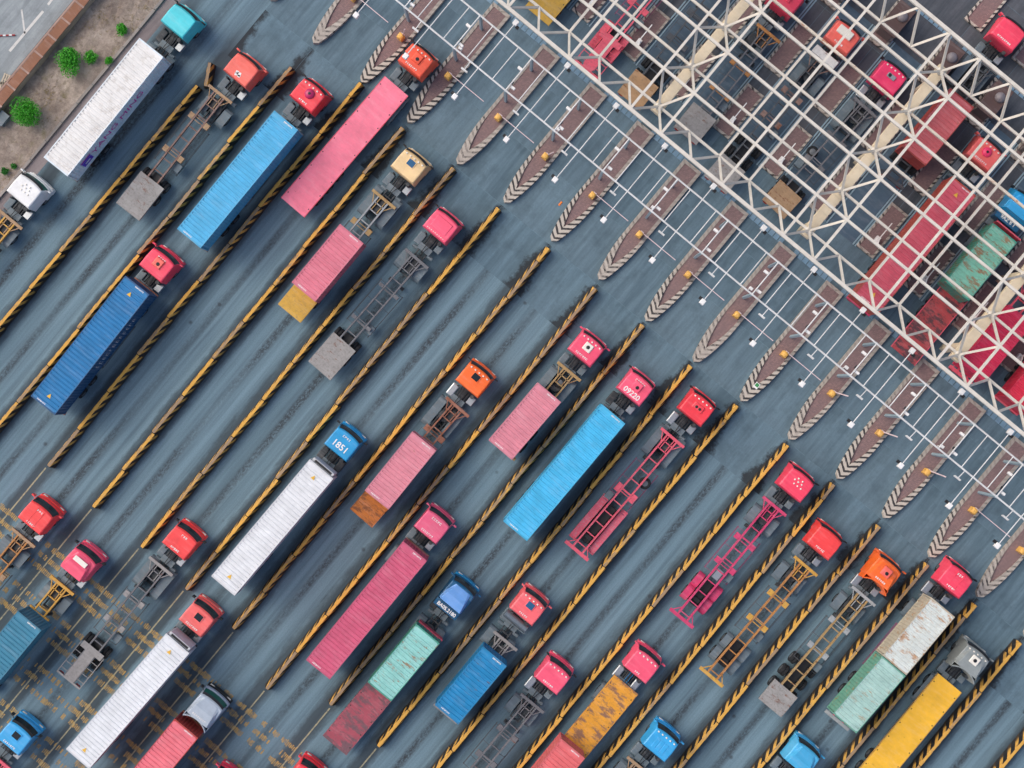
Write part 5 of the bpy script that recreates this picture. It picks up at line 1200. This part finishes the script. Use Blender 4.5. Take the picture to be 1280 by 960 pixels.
for i in range(50):
    ob('capping_slab', cm('cap', lambda: MB().box(-0.79, 0.79, -0.36, 0.44, 0, 0.1).mesh('capping_slab', bevel=0.015)), capm, bw, (-44 + 1.75 * i, -0.04, WH + random.uniform(0, 0.012)), random.uniform(-0.01, 0.01))
    ob('joint_slab', cm('capj', lambda: MB().box(-0.08, 0.08, -0.42, 0.46, 0, 0.07).mesh('joint_slab')), ledgem, bw, (-44 + 1.75 * i + 0.875, 0, WH))
ob('ledge', MB().box(-60, 60, 0.38, 0.85, 0, 0.55).mesh('ledge'), ledgem, bw)
for sg in (0.52, 0.64): ob('ledge_pipe', MB().tube((-60, sg, 0.62), (60, sg, 0.62), 0.06, 6).mesh('ledge_pipe'), TR['rust'], bw)
yard = mat_concrete('yard_paving', (128, 138, 142), (140, 148, 150))
yd = ob('yard', MB().quad([(-70, -wt_l + 0.5, 0), (90, -wt_l + 0.5, 0), (90, -wt_l + 60, 0), (-70, -wt_l + 60, 0)]).mesh('yard'), yard, None, (0, 0, 0.006), TH); tag(yd, kind='structure')
ym_ = empty('yard_markings', 0, 0); tag(ym_, kind='structure')
def wl(a, b, w, name='painted_line'):
    (s0, t0), (s1, t1) = ST(*a), ST(*b); d = Vector((s1 - s0, -(t1 - t0), 0)); n_ = Vector((-d.y, d.x, 0)).normalized() * (w / 2)
    p, q = Vector((s0, -t0, 0)), Vector((s1, -t1, 0))
    ob(name, MB().quad([tuple(p - n_), tuple(q - n_), tuple(q + n_), tuple(p + n_)]).mesh(name), wpaint, ym_, (0, 0, 0.012))
wl((12, 64), (54, 14), 0.22); wl((60, 6), (66, -2), 0.2); wl((31, 42), (27, 12), 0.14)
for (a, b) in (((43, 66), (48, 61)), ((56, 50), (60, 45)), ((64, 41), (67, 37)), ((50, 58), (54, 53))): wl(a, b, 0.2)
def pallet(px, rz, label):
    s, t = ST(*px); e = empty('pallet', s, t, 0.008, rz); tag(e, label, 'pallet', 'pallets in the yard')
    for i in range(5): ob('board', cm('pbd', lambda: MB().box(-0.5, 0.5, -0.06, 0.06, 0.1, 0.125).mesh('board')), woodm, e, (0, -0.4 + 0.2 * i, 0))
    for i in range(3): ob('bearer', cm('pbr', lambda: MB().box(-0.05, 0.05, -0.48, 0.48, 0.0, 0.1).mesh('bearer')), woodm, e, (-0.42 + 0.42 * i, 0, 0))
woodm = paint('pallet_wood', (190, 180, 160), 0.8, 0.5)
pallet((10, 101), 0.3, 'pale wooden pallet by the brown capped wall in the yard'); pallet((1, 110), 0.5, 'wooden pallet cut by the picture edge in the yard')
e = empty('striped_pole', *ST(9, 44.5), 0.01, R(-48)); tag(e, 'red and white striped pole lying in the yard', 'pole')
for i in range(6): ob('band', cm('polb', lambda: MB().tube((-0.12, 0, 0.07), (0.12, 0, 0.07), 0.07, 8).mesh('band')), plain('pole_red', (150, 50, 50), 0.6) if i % 2 else whitep, e, (-0.7 + 0.25 * i, 0, 0))
s, t = ST(6, 150); e = empty('utility_box', s, t, 0.1); tag(e, 'small grey utility box against the brown capped wall', 'utility box'); ob('casing', MB().box(-0.5, 0.5, -0.35, 0.35, 0, 0.7).mesh('casing', bevel=0.03), greym, e); ob('lid', MB().box(-0.55, 0.55, -0.4, 0.4, 0.7, 0.76).mesh('lid'), greym, e)

leafm = [mat_leaf('leaf_bright', (30, 124, 16), (74, 176, 30)), mat_leaf('leaf_dark', (22, 92, 20), (44, 128, 30))]
def bush(px, r, h, label, n=1500, m=0, seed=1):
    s, t = ST(*px, h * 0.6); rn = random.Random(seed); e = empty('bush', s, t, 0.1); tag(e, label, 'bush', 'bushes on the verge')
    mb = MB(); lobes = [(rn.uniform(-0.35, 0.35) * r, rn.uniform(-0.35, 0.35) * r, h * rn.uniform(0.45, 0.65), r * rn.uniform(0.5, 0.72)) for _ in range(7)]
    for _ in range(n):
        lx, ly, lz, lr = rn.choice(lobes); d = Vector((rn.gauss(0, 1), rn.gauss(0, 1), rn.gauss(0, 1))).normalized() * lr * rn.uniform(0.55, 1.08)
        c = Vector((lx + d.x, ly + d.y, max(0.05, lz + d.z * h / (2 * r) * 1.2))); u = Vector((rn.gauss(0, 1), rn.gauss(0, 1), rn.gauss(0, 0.6))).normalized(); v = u.cross(Vector((rn.gauss(0, 1), rn.gauss(0, 1), rn.gauss(0, 1)))).normalized()
        L, w = rn.uniform(0.09, 0.17), rn.uniform(0.035, 0.06)
        mb.quad([tuple(c - u * L / 2), tuple(c + v * w), tuple(c + u * L / 2), tuple(c - v * w)])
    ob('crown', mb.mesh('crown'), leafm[m], e)
    st_ = MB()
    for i in range(6):
        a = rn.uniform(0, 6.28); st_.tube((0, 0, 0), (math.cos(a) * r * 0.5, math.sin(a) * r * 0.5, h * 0.7), 0.04, 6, r2=0.012)
    ob('stem', st_.mesh('stem'), TR['brown'], e)
bush((86, 77), 1.3, 1.7, 'larger round green bush between two smaller ones on the verge', 2600, 0, 2); bush((30, 139), 1.45, 1.9, 'largest round green bush beside the brown capped wall', 3200, 0, 3)
bush((112.5, 71), 0.62, 0.9, 'small round green bush next to the larger bush', 800, 0, 4); bush((152, 36.5), 0.55, 0.8, 'small green bush near the turquoise truck', 700, 0, 5)
bush((137, 76), 0.4, 0.6, 'tiny green bush at the verge kerb by the white container', 400, 0, 6); bush((6, 214), 0.36, 0.5, 'low dark green bush beside the verge kerb', 400, 1, 7); bush((18, 207), 0.3, 0.4, 'low dark green tuft next to the dark bush at the kerb', 300, 1, 8)
rg = random.Random(31); mb = MB()
for _ in range(2600):
    ss = rg.uniform(-25, 60); tt = rg.uniform(wt_r + 0.4, kt - 0.3)
    if math.sin(ss * 0.7) + math.sin(tt * 1.9 + ss * 0.33) + rg.gauss(0, 0.5) < 0.35: continue
    for q in range(4):
        a = rg.uniform(0, 6.28); L = rg.uniform(0.1, 0.28); w = 0.018; dx, dy = math.cos(a), math.sin(a)
        mb.quad([(ss - dy * w, -tt + dx * w, 0.1), (ss + dy * w, -tt - dx * w, 0.1), (ss + dx * L, -tt + dy * L, 0.12 + rg.uniform(0.05, 0.2))])
gr_ = ob('dry_grass', mb.mesh('dry_grass'), mat_leaf('dry_grass_blade', (120, 108, 66), (150, 132, 96)), None, (0, 0, 0), TH); tag(gr_, 'thin dry grass scattered over the verge soil', 'grass', kind='stuff')
